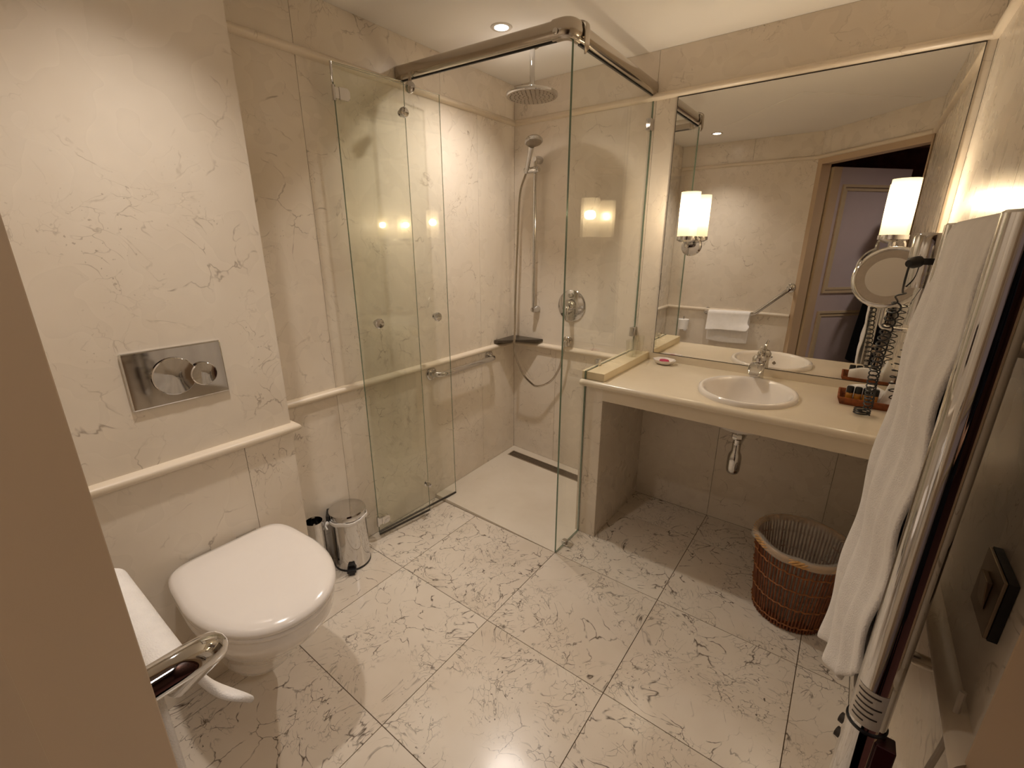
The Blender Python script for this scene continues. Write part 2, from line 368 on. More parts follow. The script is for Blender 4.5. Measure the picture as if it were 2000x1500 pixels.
moulding([(BX,L_,1,1,CZ),(1.340,L_,0,1,CZ)], CH, CDp, 'rounded stone chair rail under the angled grab bar')
moulding([(W,-.60,-1,0,CZ),(W,-1.722,-1,-.55,CZ)], CH, CDp, 'rounded stone chair rail low on the right wall below the switch')
UC, UH, UD = 2.108, .032, .022
moulding([(0,0,1,-1,UC),(0,BY,1,0,UC)], UH, UD, 'rounded stone cornice bead high on the left wall')
moulding([(0,0,1,-1,UC),(W,0,-1,-1,UC)], UH, UD, 'rounded stone cornice bead above the big mirror')
moulding([(W,0,-1,-1,UC),(W,-1.72,-1,.4,UC)], UH, UD, 'rounded stone cornice bead high on the right wall')
moulding([(BX,L_,1,1,UC),(1.345,L_,-.41,1,UC),(1.998,-1.727,-1,.41,UC)], UH, UD, 'rounded stone cornice bead over the doorway and opposite wall')

# hallway behind the door
struct('floor_hall', G().prism([(1.40,-2.51),(2.12,-1.79),(4.2,-1.83),(4.2,-4.6),(.6,-4.6),(.6,-2.52)], -.06, -.004), M['carpet'], 'dark red carpet of the hallway outside the bathroom', 'carpet', angle=0)
struct('ceiling_hall', G().prism([(1.44,-2.50),(2.10,-1.83),(4.2,-1.83),(4.2,-4.6),(.6,-4.6),(.6,-2.50)], 2.42, 2.5), M['ceil'], 'plain ceiling of the hallway outside the bathroom', 'ceiling', angle=0)
struct('wall_hall', G().box((.6,-4.6,-.05),(4.2,-4.7,2.5)).box((4.2,-4.7,-.05),(4.3,-1.7,2.5)).box((.5,-4.7,-.05),(.6,-2.5,2.5)).box((2.12,-1.83,-.05),(4.3,-1.72,2.5)).box((.6,-2.51,-.05),(1.30,-2.54,2.5)), M['hallwall'], 'reddish brown papered hallway walls seen through the doorway', 'wall', angle=0)
struct('trim_20', dbox(G(), -.25, SL+.25, H-.02, 2.5, -.08, -.10), M['hallwall'], 'strip of hallway wall above the door frame', 'wall', angle=0)

# door leaf, open outwards into the hall
dr = bpy.data.objects.new('door_1', None); COL.objects.link(dr); dr.location = DP(S0+.004, 0, -FD-.016)
tag(dr, 'open lilac-grey panelled door with beige mouldings seen in the mirror', 'door', kind='structure')
ang = radians(-45-2); dl = Vector((cos(ang), sin(ang), 0)); dn = Vector((-dl.y, dl.x, 0)); O_ = Vector(dr.location)+dn*.014
def LP(a, z, d): v = O_+dl*a+dn*d; return (v.x, v.y, z)
def lbox(g, a0, a1, z0, z1, d0, d1):
    return g.add([LP(a,z,d) for d in (d0,d1) for a,z in ((a0,z0),(a1,z0),(a1,z1),(a0,z1))], [(0,1,2,3),(7,6,5,4),(0,4,5,1),(1,5,6,2),(2,6,7,3),(3,7,4,0)])
obj('door_leaf', lbox(G(), 0, .76, .008, 2.03, -.04, 0), M['lilac'], dr, angle=0, bevel=.002)
obj('hinge_stile', lbox(G(), .0, .075, .008, 2.03, 0, .003), M['paint'], dr, angle=0)
for z0, z1 in ((.14,.86),(1.02,1.90)):
    g = G()
    for k, (w_, dd) in enumerate(((.0,.016),(.028,.008))):
        a0, a1, b0, b1 = .11+w_, .65-w_, z0+w_, z1-w_; q = .02
        for (p0,p1,q0,q1) in ((a0,a1,b0,b0+q),(a0,a1,b1-q,b1),(a0,a0+q,b0+q,b1-q),(a1-q,a1,b0+q,b1-q)): lbox(g, p0, p1, q0, q1, 0, dd)
    pm = obj('panel_moulding', g, M['gold'], dr, angle=0)
obj('edge_strip', lbox(G(), -.002, .012, .008, 2.03, -.041, .001), M['gold'], dr, angle=0)
for z in (.25, 1.1, 1.82): obj('hinge', G().tube([LP(-.004, z-.05, -.044), LP(-.004, z+.05, -.044)], .006), M['nickel'], dr)
hd = obj('door_handle', G().tube(fillet([LP(.70,1.0,0), LP(.70,1.0,.05), LP(.58,1.0,.05)], .015), .009).lathe([(.024,0),(.024,.008)], LP(.70,1.0,0), dn), M['nickel'], dr)

# ------------------------------------------------------------------ downlights
def downlight(xy, z, label, w, beam=130, soft=.028, group='recessed ceiling downlights'):
    t = thing('downlight', (xy[0], xy[1], z), label, 'ceiling light', group)
    obj('trim_ring', G().lathe([(.030,.000),(.030,-.003),(.043,-.003),(.046,0),(.030,.0005)], (xy[0],xy[1],z), n=32, cap0=False, cap1=False), M['sticker'], t)
    obj('lens', G().lathe([(.029,.0),(.029,-.0015)], (xy[0],xy[1],z), n=28), M['lamp_face'], t)
    ld = bpy.data.lights.new('downlight_beam', 'SPOT'); ld.energy = w; ld.color = SPOT_COL; ld.spot_size = radians(beam); ld.spot_blend = 1.0; ld.shadow_soft_size = soft
    lo = bpy.data.objects.new('downlight_beam', ld); COL.objects.link(lo); lo.location = (xy[0], xy[1], z-.012); setp(lo, t)
downlight(LAMP_SHOWER, H, 'small round recessed downlight in the ceiling above the shower', SPOT_W*1.15, 138)
downlight(LAMP_TOILET, H, 'small round recessed downlight over the toilet, seen in the mirror', SPOT_W*.9, 106)
downlight((2.58,-2.08), 2.42, 'added out-of-view downlight in the hallway ceiling, brightening the open door', HALL_W, 160, .16)  # added hall lamp, out of view, to brighten the door leaf in the mirror

# ------------------------------------------------------------------ big mirror
mz0, mz1, mx0, mx1 = .873, 2.090, .950, 1.974
t = thing('wall_mirror', (1.46,-.001,mz0), 'large frameless wall mirror above the washbasin counter', 'mirror')
obj('mirror_glass', G().box((mx0+.002,-.001,mz0+.002),(mx1-.002,-.006,mz1-.002)), M['silver_mirror'], t, angle=0)
obj('mirror_edge', G().box((mx0,0,mz0),(mx0+.0025,-.0065,mz1)).box((mx1-.0025,0,mz0),(mx1,-.0065,mz1)).box((mx0,0,mz0),(mx1,-.0065,mz0+.0025)).box((mx0,0,mz1-.0025),(mx1,-.0065,mz1)), M['rubber'], t, angle=0)

# ------------------------------------------------------------------ sconces
def sconce(x, label):
    y, z0, z1, r = -.100, 1.470, 1.667, .043; t = thing('wall_sconce', (x,-.006,1.42), label, 'wall lamp', 'sconces on the mirror')
    obj('shade', G().rings([[(x+r*cos(a), y+r*sin(a), z) for a in [2*pi*k/40 for k in range(40)]] for z in (z0+.004, z0+.1, z1)], cap0=True, cap1=False), M['shade'], t, recalc=True)
    obj('cup', G().lathe([(.030,-.022),(.046,-.012),(.046,.004),(.040,.004)], (x,y,z0), n=36), M['chrome'], t)
    obj('arm', G().tube(fillet([(x,y,z0-.015),(x,y,1.43),(x,-.012,1.43)], .02), .011), M['chrome'], t)
    obj('backplate', G().lathe([(.048,0),(.048,.006),(.042,.012),(.012,.014)], (x,-.0065,1.43), (0,-1,0), n=36), M['chrome'], t)
    ld = bpy.data.lights.new('sconce_bulb', 'POINT'); ld.energy = BULB_W; ld.color = SCONCE_COL; ld.shadow_soft_size = .022
    lo = bpy.data.objects.new('sconce_bulb', ld); COL.objects.link(lo); lo.location = (x,y,1.585); setp(lo, t)
sconce(1.088, 'lit frosted cylinder sconce on the mirror, nearer the shower')
sconce(1.850, 'lit frosted cylinder sconce on the mirror, above the magnifying mirror')

# ------------------------------------------------------------------ half wall, ledge, counter
GX = .832                         # shower glass plane
hw = struct('wall_half', G().box((.814,0,0),(.924,-.553,.834)), M['wall'], 'low marble partition between shower and washbasin counter', 'partition', angle=0, bevel=.002)
obj('silicone_joint', G().box((GX-.002,-.552,0),(GX+.0025,-.5545,.834)), M['rubber'], hw, angle=0)
ll = obj('marble_ledge', G().box((GX+.006,-.001,.834),(.926,-.556,.872)), M['onyx'], hw, angle=0, bevel=.0015)
obj('marble_ledge', G().box((.813,-.001,.834),(GX-.006,-.556,.872)), M['onyx'], hw, angle=0, bevel=.0015)
ct = thing('vanity_counter', (1.46,-.28,.745), 'long cream marble washbasin counter with rounded front edge', 'counter')
BCX, BCY, BA, BB = 1.478, -.325, .192, .212
def rect_ray(a, x0, x1, y0, y1):
    dx, dy = cos(a), sin(a); ts = []
    if dx > 1e-9: ts.append((x1-BCX)/dx)
    if dx < -1e-9: ts.append((x0-BCX)/dx)
    if dy > 1e-9: ts.append((y1-BCY)/dy)
    if dy < -1e-9: ts.append((y0-BCY)/dy)
    q = min(ts); return (BCX+dx*q, BCY+dy*q)
X0, X1, Y0, Y1 = .9255, 1.999, -.562, -.001
an = sorted([2*pi*k/64 for k in range(64)]+[math.atan2(y-BCY, x-BCX) % (2*pi) for x in (X0,X1) for y in (Y0,Y1)])
inn = [(BCX+BA*.9*cos(a), BCY+BB*.9*sin(a)) for a in an]; out = [rect_ray(a, X0, X1, Y0, Y1) for a in an]
g = G(); zt, zb = .834, .802; rr = [[(x,y,zt) for x,y in inn], [(x,y,zt) for x,y in out], [(x,y,zb) for x,y in out], [(x,y,zb) for x,y in inn], [(x,y,zt) for x,y in inn]]
obj('countertop', g.rings(rr, cap0=False, cap1=False), M['counter'], ct, angle=30)
n = 12; prof = [(-.562-.018*sin(pi*k/n), .818-.0165*cos(pi*k/n)) for k in range(n+1)]
xs = [.806,.809,.816,.82,1.999]; sc_ = [.2,.75,1,1,1]
g = G().rings([[(x, -.556+(y+.556)*s, .818+(z-.818)*s) for y, z in prof] for x, s in zip(xs, sc_)])
obj('rounded_edge', g, M['counter'], ct, angle=50)
obj('apron', G().box((.9255,-.535,.745),(1.999,-.557,.802)), M['counter'], ct, angle=0)
obj('backsplash', G().box((.927,-.0,.834),(1.999,-.006,.872)), M['counter'], ct, angle=0)

# basin
t = thing('washbasin', (BCX,BCY,.834), 'white oval drop-in washbasin set in the counter', 'washbasin')
pf = [(1.0,.834),(1.0,.842),(.985,.850),(.95,.854),(.90,.852),(.86,.840),(.82,.815),(.74,.765),(.60,.715),(.40,.690),(.15,.682),(.09,.680)]
po = [(.09,.672),(.45,.678),(.66,.70),(.80,.755),(.885,.815),(.90,.834)]
def ell(r, z, n=56): return [(BCX+BA*r*cos(2*pi*k/n), BCY+BB*r*sin(2*pi*k/n), z) for k in range(n)]
obj('bowl', G().rings([ell(r,z) for r,z in pf+po], cap0=False, cap1=False), M['porc'], t, angle=60)
obj('drain_plug', G().lathe([(.022,0),(.022,.004),(.010,.006)], (BCX,BCY,.6815)), M['chrome'], t)
obj('overflow_ring', G().lathe([(.010,0),(.010,.003)], (BCX,BCY-BB*.80,.795), (0,1,.4)), M['nickel'], t)
# trap
tx, ty = 1.474, -.325
t = thing('bottle_trap', (tx,ty,.43), 'chrome bottle trap hanging under the washbasin', 'drain trap')
obj('tailpiece', G().lathe([(.016,.56),(.016,.672)], (tx,ty,0), n=24), M['chrome'], t)
obj('slip_nut', G().lathe([(.024,.618),(.026,.624),(.026,.640),(.022,.646)], (tx,ty,0), n=8), M['chrome'], t)
obj('trap_body', G().lathe([(.020,.452),(.026,.458),(.029,.475),(.029,.53),(.026,.545),(.018,.56),(.018,.60)], (tx,ty,0), n=28), M['chrome'], t)
obj('waste_pipe', G().tube([(tx,ty,.585),(tx,-.002,.590)], .016), M['chrome'], t)
obj('wall_flange', G().lathe([(.034,0),(.032,.006),(.017,.012)], (tx,-.0005,.590), (0,-1,0)), M['chrome'], t)

# faucet: squat spout body leaning forward with lever on top
fx, fy = 1.474, -.072
t = thing('basin_faucet', (fx,fy,.834), 'chrome single-lever faucet with scooped spout on the counter', 'faucet')
obj('body', G().lathe([(.028,0),(.029,.006),(.026,.03),(.026,.065),(.030,.085),(.030,.1),(.022,.113),(.006,.119)], (fx,fy,.834), n=28), M['chrome'], t)
rings = []
for s, (yy, zz, wdt, hgt) in enumerate(((-.05,.905,.024,.030),(-.085,.908,.031,.028),(-.12,.902,.033,.022),(-.155,.890,.029,.014),(-.178,.880,.018,.007))):
    rings.append([(fx+wdt*cos(a), yy-.012, zz+hgt*(sin(a) if sin(a) < .2 else .2+.35*(sin(a)-.2))) for a in [2*pi*k/20 for k in range(20)]])
obj('spout', G().rings(rings), M['chrome'], t, angle=60)
obj('lever', G().tube(bez((fx,fy,.950),(fx,fy+.004,.966),(fx,fy-.01,.972),(fx+.004,fy-.03,.992)), [.009-.0003*k for k in range(17)], 10), M['chrome'], t)

# soap dish, tumbler
t = thing('soap_dish', (1.035,-.060,.834), 'small white scalloped soap dish holding a pink wrapped soap', 'soap dish')
n = 48; R1 = []
for r, z in ((.028,.8345),(.044,.842),(.056,.856),(.058,.860),(.054,.858),(.042,.847),(.02,.842)):
    R1.append([(1.035+r*(1+.05*cos(8*2*pi*k/n)*(r/.058))*cos(2*pi*k/n), -.068+.8*r*(1+.05*cos(8*2*pi*k/n)*(r/.058))*sin(2*pi*k/n), z) for k in range(n)])
obj('dish', G().rings(R1), M['porc'], t, angle=60)
obj('soap', G().lathe([(.006,.842),(.022,.844),(.026,.852),(.022,.859),(.006,.862)], (1.035,-.068,0), n=24, sy=.65), M['pink'], t, angle=60)
t = thing('tumbler', (.885,-.068,.8722), 'clear drinking glass standing on the marble ledge', 'glass')
obj('tumbler_glass', G().lathe([(.027,.8725),(.028,.88),(.033,.965),(.0315,.965),(.027,.884),(.004,.882)], (.885,-.068,0), n=32), M['tumbler'], t, angle=50)
t = thing('tumbler', (.885,-.150,.8722), 'second clear drinking glass on the ledge, farther from the wall', 'glass')
obj('tumbler_glass', G().lathe([(.027,.8725),(.028,.88),(.033,.955),(.0315,.955),(.027,.884),(.004,.882)], (.885,-.150,0), n=32), M['tumbler'], t, angle=50)

# ------------------------------------------------------------------ shower enclosure
GT = 2.118; GY = -.780
def pane(name, poly, P, th, parent, mats=None):
    g = G().prismf(poly, lambda a,b: P(a,b,-th/2), lambda a,b: P(a,b,th/2))
    o = obj(name, g, mats or [M['glass'], M['gedge']], parent, angle=0)
    for i, p in enumerate(o.data.polygons): p.material_index = 0 if i < 2 else 1
    return o
sg = thing('shower_screen', (GX,-.4,0), 'fixed clear glass shower screen with chrome top rail beside the counter', 'shower screen')
pane('glass_pane', [(GY,.004),(-.558,.004),(-.558,.874),(-.003,.874),(-.003,GT),(GY,GT)], lambda a,b,d: (GX+d,a,b), .008, sg)
def clampbox(c, h, n='glass_clamp', par=None, mat='chrome'): return obj(n, G().box([c[i]-h[i] for i in range(3)], [c[i]+h[i] for i in range(3)]), M[mat], par, angle=0, bevel=.003)
clampbox((GX,-.022,1.988), (.012,.021,.026), par=sg); clampbox((GX,-.022,.978), (.012,.021,.026), par=sg)
clampbox((GX,-.430,.888), (.010,.012,.018), par=sg); clampbox((GX,-.690,.012), (.012,.014,.011), par=sg); clampbox((GX+.02,-.690,.004), (.022,.018,.004), 'clamp_foot', sg)
# rail: extruded oval profile from left wall to the corner, then to the back wall
def railpro(p, side, n=16, hh=.030, ww=.021):
    p = Vector(p); side = Vector(side)
    return [p+side*(ww*cos(2*pi*k/n))+Vector((0,0,1))*(hh*(abs(sin(2*pi*k/n))**.7)*(1 if sin(2*pi*k/n) > 0 else -1)) for k in range(n)]
RY0, RY1, RZc = -.855, -.800, 2.147
g = G().rings([railpro((.003,RY0,RZc), (0,1,0)), railpro((.77,RY1-.004,RZc), (0,1,0))])
rl = obj('front_rail', g, M['nickel'], sg, angle=50)
g = G().rings([railpro((GX,-.003,RZc-.004), (1,0,0)), railpro((GX,-.745,RZc), (1,0,0))])
obj('side_rail', g, M['nickel'], sg, angle=50)
cp = fillet([(.768,RY1-.004,RZc),(GX,RY1-.002,RZc),(GX,-.742,RZc)], .04, 8); rr = []
for i, p in enumerate(cp):
    d = (cp[min(i+1,len(cp)-1)]-cp[max(i-1,0)]).normalized(); rr.append(railpro(p, (d.y,-d.x,0), 16, .034, .025))
cf = obj('corner_fitting', G().rings(rr), M['nickel'], sg, angle=50)
obj('fixing_screw', G().lathe([(.010,0),(.010,.003),(.006,.005)], (.79,RY1-.030,RZc-.012), (0,-1,0)), M['chrome'], cf)
obj('rail_seal', G().obox((.4,(RY0+RY1)/2-.0025,2.1165), (.38,(RY1-RY0)/2*.95,0), (0,.0035,0), (0,0,.004)).box((GX-.004,-.01,2.110),(GX+.004,-.74,2.1175)), M['black'], sg, angle=0)
# hook over the side rail (lever shaped)
g = G(); hp_ = [(GX+.001,-.735,2.185),(GX+.028,-.735,2.172),(GX+.031,-.735,2.140),(GX+.030,-.735,2.105),(GX+.024,-.735,2.082)]
g.rings([[(x+.004*cos(a), y+w_*sin(a), z) for a in [2*pi*k/14 for k in range(14)]] for (x,y,z), w_ in zip(smoothpath(hp_,5), [.011+.006*min(1,k/12) for k in range(17)]+[.014,.010,.006,.003])])
obj('rail_hook', g, M['nickel'], sg, angle=60)

# folding glass doors, parked against the left wall
def door(name, a, b_, z0, z1, label, th=.006):
    A, B = Vector((*a,0)), Vector((*b_,0)); d = (B-A).normalized(); nn = Vector((d.y,-d.x,0)); ln = (B-A).length
    t = thing(name, (a[0], a[1], z0), label, 'shower door', 'folding glass shower doors')
    def P(u, z, q): v = A+d*u+nn*q; return (v.x, v.y, z)
    pane('glass_pane', [(0,z0),(ln,z0),(ln,z1),(0,z1)], P, th, t)
    return t, P, ln
DA = (.058,-1.222); DBv = (.098,-.915); DCv = (.086,-.695)
t1, P1, ln1 = door('shower_door', DA, DBv, .030, 2.088, 'narrow front leaf of the folded glass shower door, parked by the left wall')
t2, P2, ln2 = door('shower_door', (.040,-1.212), DCv, .030, 2.090, 'wider rear leaf of the folded glass shower door, nearest the left wall')
def knob(t, P, u, z, r=.022, q=1, par=None):
    g = G(); c = Vector(P(u,z,0)); ax = (Vector(P(u,z,1))-c)*q
    g.lathe([(.014,.003),(.014,.008),(.009,.012),(.009,.018),(r,.024),(r,.036),(r*.8,.041),(.004,.043)], c, ax, n=24); return obj('knob', g, M['chrome'], t, angle=40)
knob(t1, P1, .085, 1.10); knob(t1, P1, .295, .20, .012); knob(t2, P2, .425, 1.087)
knob(t1, P1, .285, 1.965, .020)
for z in (1.985, .105):
    g = G(); a0, b0 = P1(.012,z-.022,.003), P1(.058,z+.022,.016)
    vs = [P1(u,zz,q) for q in (.003,.014) for u,zz in ((.014,z-.022),(.048,z-.022),(.058,z-.012),(.058,z+.012),(.048,z+.022),(.014,z+.022))]
    g.add(vs, [tuple(range(6)), tuple(range(11,5,-1))]+[(i,(i+1)%6,6+(i+1)%6,6+i) for i in range(6)])
    hg = obj('hinge', g, M['chrome'], t1, angle=0, bevel=.002)
    obj('hinge_knuckle', G().tube([P1(-.004,z-.026,.004), P1(-.004,z+.026,.004)], .0075).obox(P1(.006,z,.006), tuple((Vector(P1(.012,0,0))-Vector(P1(0,0,0)))), (0,0,.018), tuple((Vector(P1(0,0,.005))-Vector(P1(0,0,0))))), M['chrome'], hg)
obj('edge_seal', G().tube([P1(-.004,2.02,.001),P1(-.004,2.088,.001)], .005), M['chrome'], t1)
obj('bottom_seal', G().obox(P1(ln1/2,.027,0), tuple((Vector(P1(ln1/2,0,0))-Vector(P1(0,0,0)))), (0,0,.004), tuple((Vector(P1(0,0,.004))-Vector(P1(0,0,0))))), M['rubber'], t1, angle=0)
obj('bottom_seal', G().obox(P2(ln2/2,.027,0), tuple((Vector(P2(ln2/2,0,0))-Vector(P2(0,0,0)))), (0,0,.004), tuple((Vector(P2(0,0,.004))-Vector(P2(0,0,0))))), M['rubber'], t2, angle=0)
# roller carrier hanging from the front rail
t = thing('door_roller', (.105,-.868,2.06), 'chrome roller carrier hanging from the shower rail above the folded door', 'door fitting')
obj('strap', G().box((.100,-.889,2.062),(.118,-.883,2.128)), M['nickel'], t, angle=0, bevel=.002)
obj('disc', G().lathe([(.023,0),(.023,.007),(.018,.011),(.004,.012)], (.112,-.889,2.070), (.35,-1,0), n=28), M['chrome'], t)

# rain shower head
rx_, ry_ = .398, -.399
t = thing('rain_shower', (rx_,ry_,2.095), 'round chrome rain shower head on a straight ceiling arm', 'shower head')
obj('ceiling_flange', G().lathe([(.030,2.299),(.030,2.292),(.022,2.288),(.013,2.286)], (rx_,ry_,0)), M['chrome'], t)
obj('arm', G().lathe([(.0115,2.13),(.0115,2.29)], (rx_,ry_,0), n=20), M['chrome'], t)
obj('head', G().lathe([(.020,2.142),(.024,2.128),(.060,2.118),(.110,2.112),(.122,2.106),(.122,2.098),(.116,2.094)], (rx_,ry_,0), n=56, cap1=False), M['chrome'], t, angle=40)
fp = obj('face_plate', G().lathe([(.1165,2.0945),(.1165,2.0935)], (rx_,ry_,0), n=56), M['steel'], t)
g = G()
for k, cnt in enumerate((1,6,12,18,24,30)):
    for j in range(cnt):
        a = 2*pi*j/cnt; r = .0205*k
        g.lathe([(.0035,2.0936),(.0025,2.0905)], (rx_+r*cos(a), ry_+r*sin(a), 0), n=6, cap0=False)
nz = obj('nozzles', g, M['drain'], fp, angle=0); nz['kind'] = 'stuff'

# slide bar with hand shower and hose
bx, by = .186, -.050
t = thing('shower_slide_bar', (bx,0,1.03), 'chrome vertical slide bar on the shower back wall', 'shower rail')
obj('bar', G().lathe([(.010,1.03),(.010,1.905)], (bx,by,0), n=18), M['chrome'], t)
for z in (1.045, 1.895):
    obj('wall_bracket', G().lathe([(.021,.0005),(.021,.03),(.015,.04),(.013,.062)], (bx,0,z), (0,-1,0), n=20), M['chrome'], t)
obj('slider', G().lathe([(.015,-.055),(.017,-.05),(.017,.035),(.014,.042)], (bx-.004,by-.018,1.838), (1,0,0), n=20), M['chrome'], t)
t = thing('hand_shower', (.150,-.085,1.84), 'chrome hand shower resting in the slide bar holder', 'hand shower')
h0, h1 = Vector((.142,-.078,1.825)), Vector((.215,-.135,1.945))
obj('handle', G().tube([h0+(h1-h0)*k/8 for k in range(9)], [.010,.012,.0125,.0125,.013,.013,.014,.016,.017], 16), M['chrome'], t)
hc = h1+Vector((.030,-.022,.022)); hax = Vector((-.25,.18,1)).normalized()
hh = obj('spray_head', G().lathe([(.044,-.012),(.050,-.008),(.050,.000),(.040,.012),(.012,.020)], hc, hax, n=32), M['chrome'], t, angle=40)
obj('spray_face', G().lathe([(.043,-.0135),(.043,-.012)], hc, hax, n=28), M['steel'], hh)
hose = smoothpath([tuple(h0),(.108,-.090,1.71),(.108,-.112,1.45),(.112,-.135,1.187),(.134,-.172,.94),(.130,-.172,.84),(.122,-.150,.762),(.152,-.115,.645),(.200,-.095,.585),(.250,-.080,.562),(.33,-.055,.605),(.39,-.055,.70),(.412,-.055,.80),(.425,-.050,.862)], 10)
t = obj('shower_hose', G().tube(hose, .0065, 10), M['nickel']); tag(t, 'flexible chrome hose looping down from the hand shower', 'hose')
t = thing('hose_outlet', (.425,0,.865), 'round chrome wall outlet where the shower hose ends', 'wall outlet')
obj('flange', G().lathe([(.030,.0275),(.030,.034),(.024,.040),(.012,.044)], (.425,0,.872), (0,-1,0), n=28).lathe([(.02,.0005),(.02,.028)], (.425,0,.872), (0,-1,0), n=20), M['nickel'], t)
obj('elbow', G().tube(fillet([(.425,-.042,.872),(.425,-.056,.872),(.425,-.053,.845)], .008), .010), M['chrome'], t)
# valve
vx, vz = .431, 1.084
t = thing('shower_valve', (vx,0,vz), 'round chrome shower mixer valve plate with lever', 'shower valve')
obj('plate', G().lathe([(.093,.0005),(.093,.004),(.086,.010),(.02,.012)], (vx,0,vz), (0,-1,0), n=48), M['chrome'], t, angle=40)
obj('cartridge', G().lathe([(.034,.010),(.032,.03),(.028,.045),(.02,.052)], (vx,0,vz+.008), (0,-1,0), n=28), M['chrome'], t)
obj('lever', G().tube(bez((vx,-.048,vz+.004),(vx+.004,-.075,vz-.01),(vx+.008,-.080,vz-.04),(vx+.008,-.066,vz-.075)), [.013]*6+[.011]*6+[.010]*5, 12), M['chrome'], t)
obj('diverter_knob', G().lathe([(.014,.01),(.014,.028),(.010,.034)], (vx,0,vz+.062), (0,-1,0), n=20), M['chrome'], t)
# corner shelf
n = 10; poly = [(.001,-.001),(.001,-.215)]+[(.001+.225*sin(a)*.98+.006, -.215*cos(a)-.006) for a in [pi/2*k/n for k in range(1,n)]]+[(.230,-.001)]
poly = [(.001,-.001),(.001,-.215),(.028,-.205),(.10,-.125),(.215,-.030),(.232,-.001)]
o = obj('corner_shelf', G().prism(poly, .838, .856), M['slate'], angle=0, bevel=.003); tag(o, 'dark slate triangular corner shelf in the shower', 'shelf')
# grab bar in shower
t = thing('grab_bar', (0,-.51,.74), 'straight chrome grab bar on the left shower wall below the chair rail', 'grab bar')
gp = [(.004,-.760,.762),(.058,-.760,.762),(.058,-.268,.762),(.004,-.268,.762)]
obj('bar', G().tube(fillet(gp, .045, 8), .0155, 16), M['chrome'], t)
for y in (-.760,-.268): obj('flange', G().lathe([(.036,.0005),(.036,.006),(.030,.012),(.016,.014)], (0,y,.762), (1,0,0), n=28), M['chrome'], t)
# floor drain
t = thing('floor_drain', (.35,-.085,.02), 'long dark linear floor drain along the shower back wall', 'drain')
def zf(x, y): return shz(x, y)
def dq(g, x0, x1, y0, y1, h):
    return g.add([(x,y,zf(x,y)+q) for q in (-.004,h) for x,y in ((x0,y0),(x1,y0),(x1,y1),(x0,y1))], [(0,1,2,3),(7,6,5,4),(0,4,5,1),(1,5,6,2),(2,6,7,3),(3,7,4,0)])
g = G(); dx0, dx1, dy0, dy1 = .045,.790,-.135,-.065
obj('frame', dq(dq(dq(dq(g, dx0, dx1, dy0, dy0+.007, .0025), dx0, dx1, dy1-.007, dy1, .0025), dx0, dx0+.008, dy0+.007, dy1-.007, .0025), dx1-.008, dx1, dy0+.007, dy1-.007, .0025), M['steel'], t, angle=0)
obj('grate', dq(dq(dq(dq(G(), dx0+.012, dx1-.012, dy0+.011, dy0+.021, .0012), dx0+.012, dx1-.012, dy0+.024, dy0+.034, .0012), dx0+.012, dx1-.012, dy0+.037, dy0+.047, .0012), dx0+.012, dx1-.012, dy0+.050, dy0+.060, .0012), M['drain'], t, angle=0)
obj('channel', dq(G(), dx0+.006, dx1-.006, dy0+.006, dy1-.006, .0004), M['black'], t, angle=0)

# ------------------------------------------------------------------ toilet
TY = -1.945
tl = thing('wall_hung_toilet', (.45,TY,.10), 'white wall-hung toilet with its lid closed', 'toilet')
def outline(xb, xf, w, n=56, back=.035, e=2.35):
    """D shape: straight back at xb, superellipse front to xf, half width w"""
    xm = xb+(xf-xb)*.42; pts = []
    for k in range(n):
        a = 2*pi*k/n; c, s = cos(a), sin(a)
        sx = abs(c)**(2/e)*(1 if c >= 0 else -1); sy = abs(s)**(2/e)*(1 if s >= 0 else -1)
        if c >= 0: pts.append((xm+(xf-xm)*(abs(c)**(2/2.15)), TY+w*(abs(s)**(2/2.15))*(1 if s >= 0 else -1)))
        else:
            q = abs(c)**(2/7.0); pts.append((xm-(xm-xb)*q, TY+w*(abs(s)**(2/7.0))*(1 if s >= 0 else -1)*(1-.10*q**1.5)))
    return pts
def oring(z, *a, **k): return [(x,y,z) for x,y in outline(*a, **k)]
xb, xf, w_ = .262, .748, .190
obj('lid', G().rings([oring(.478,xb,xf,w_), oring(.484,xb-.003,xf+.004,w_+.003), oring(.494,xb-.002,xf+.003,w_+.002), oring(.503,xb+.006,xf-.008,w_-.008), oring(.508,xb+.025,xf-.035,w_-.032), oring(.510,xb+.09,xf-.12,w_-.10)]), M['seat'], tl, angle=70)
obj('seat', G().rings([oring(.458,xb+.002,xf-.006,w_-.005), oring(.460,xb,xf-.003,w_-.002), oring(.473,xb,xf-.003,w_-.002), oring(.476,xb+.004,xf-.008,w_-.006)]), M['seat'], tl, angle=60)
bw = [(.458,.238,.742,.184),(.440,.238,.745,.186),(.415,.238,.738,.183),(.37,.238,.705,.172),(.32,.238,.655,.157),(.27,.238,.60,.140),(.22,.238,.555,.124),(.17,.238,.52,.112),(.135,.238,.495,.102),(.118,.240,.47,.088),(.113,.25,.42,.06)]
obj('bowl', G().rings([oring(z,a,b_,c) for z,a,b_,c in bw]), M['porc'], tl, angle=70)
for yy in (-.07,.07): obj('lid_hinge', G().lathe([(.012,-.03),(.012,.03)], (.252,TY+yy,.486), (0,1,0), n=16), M['chrome'], tl)
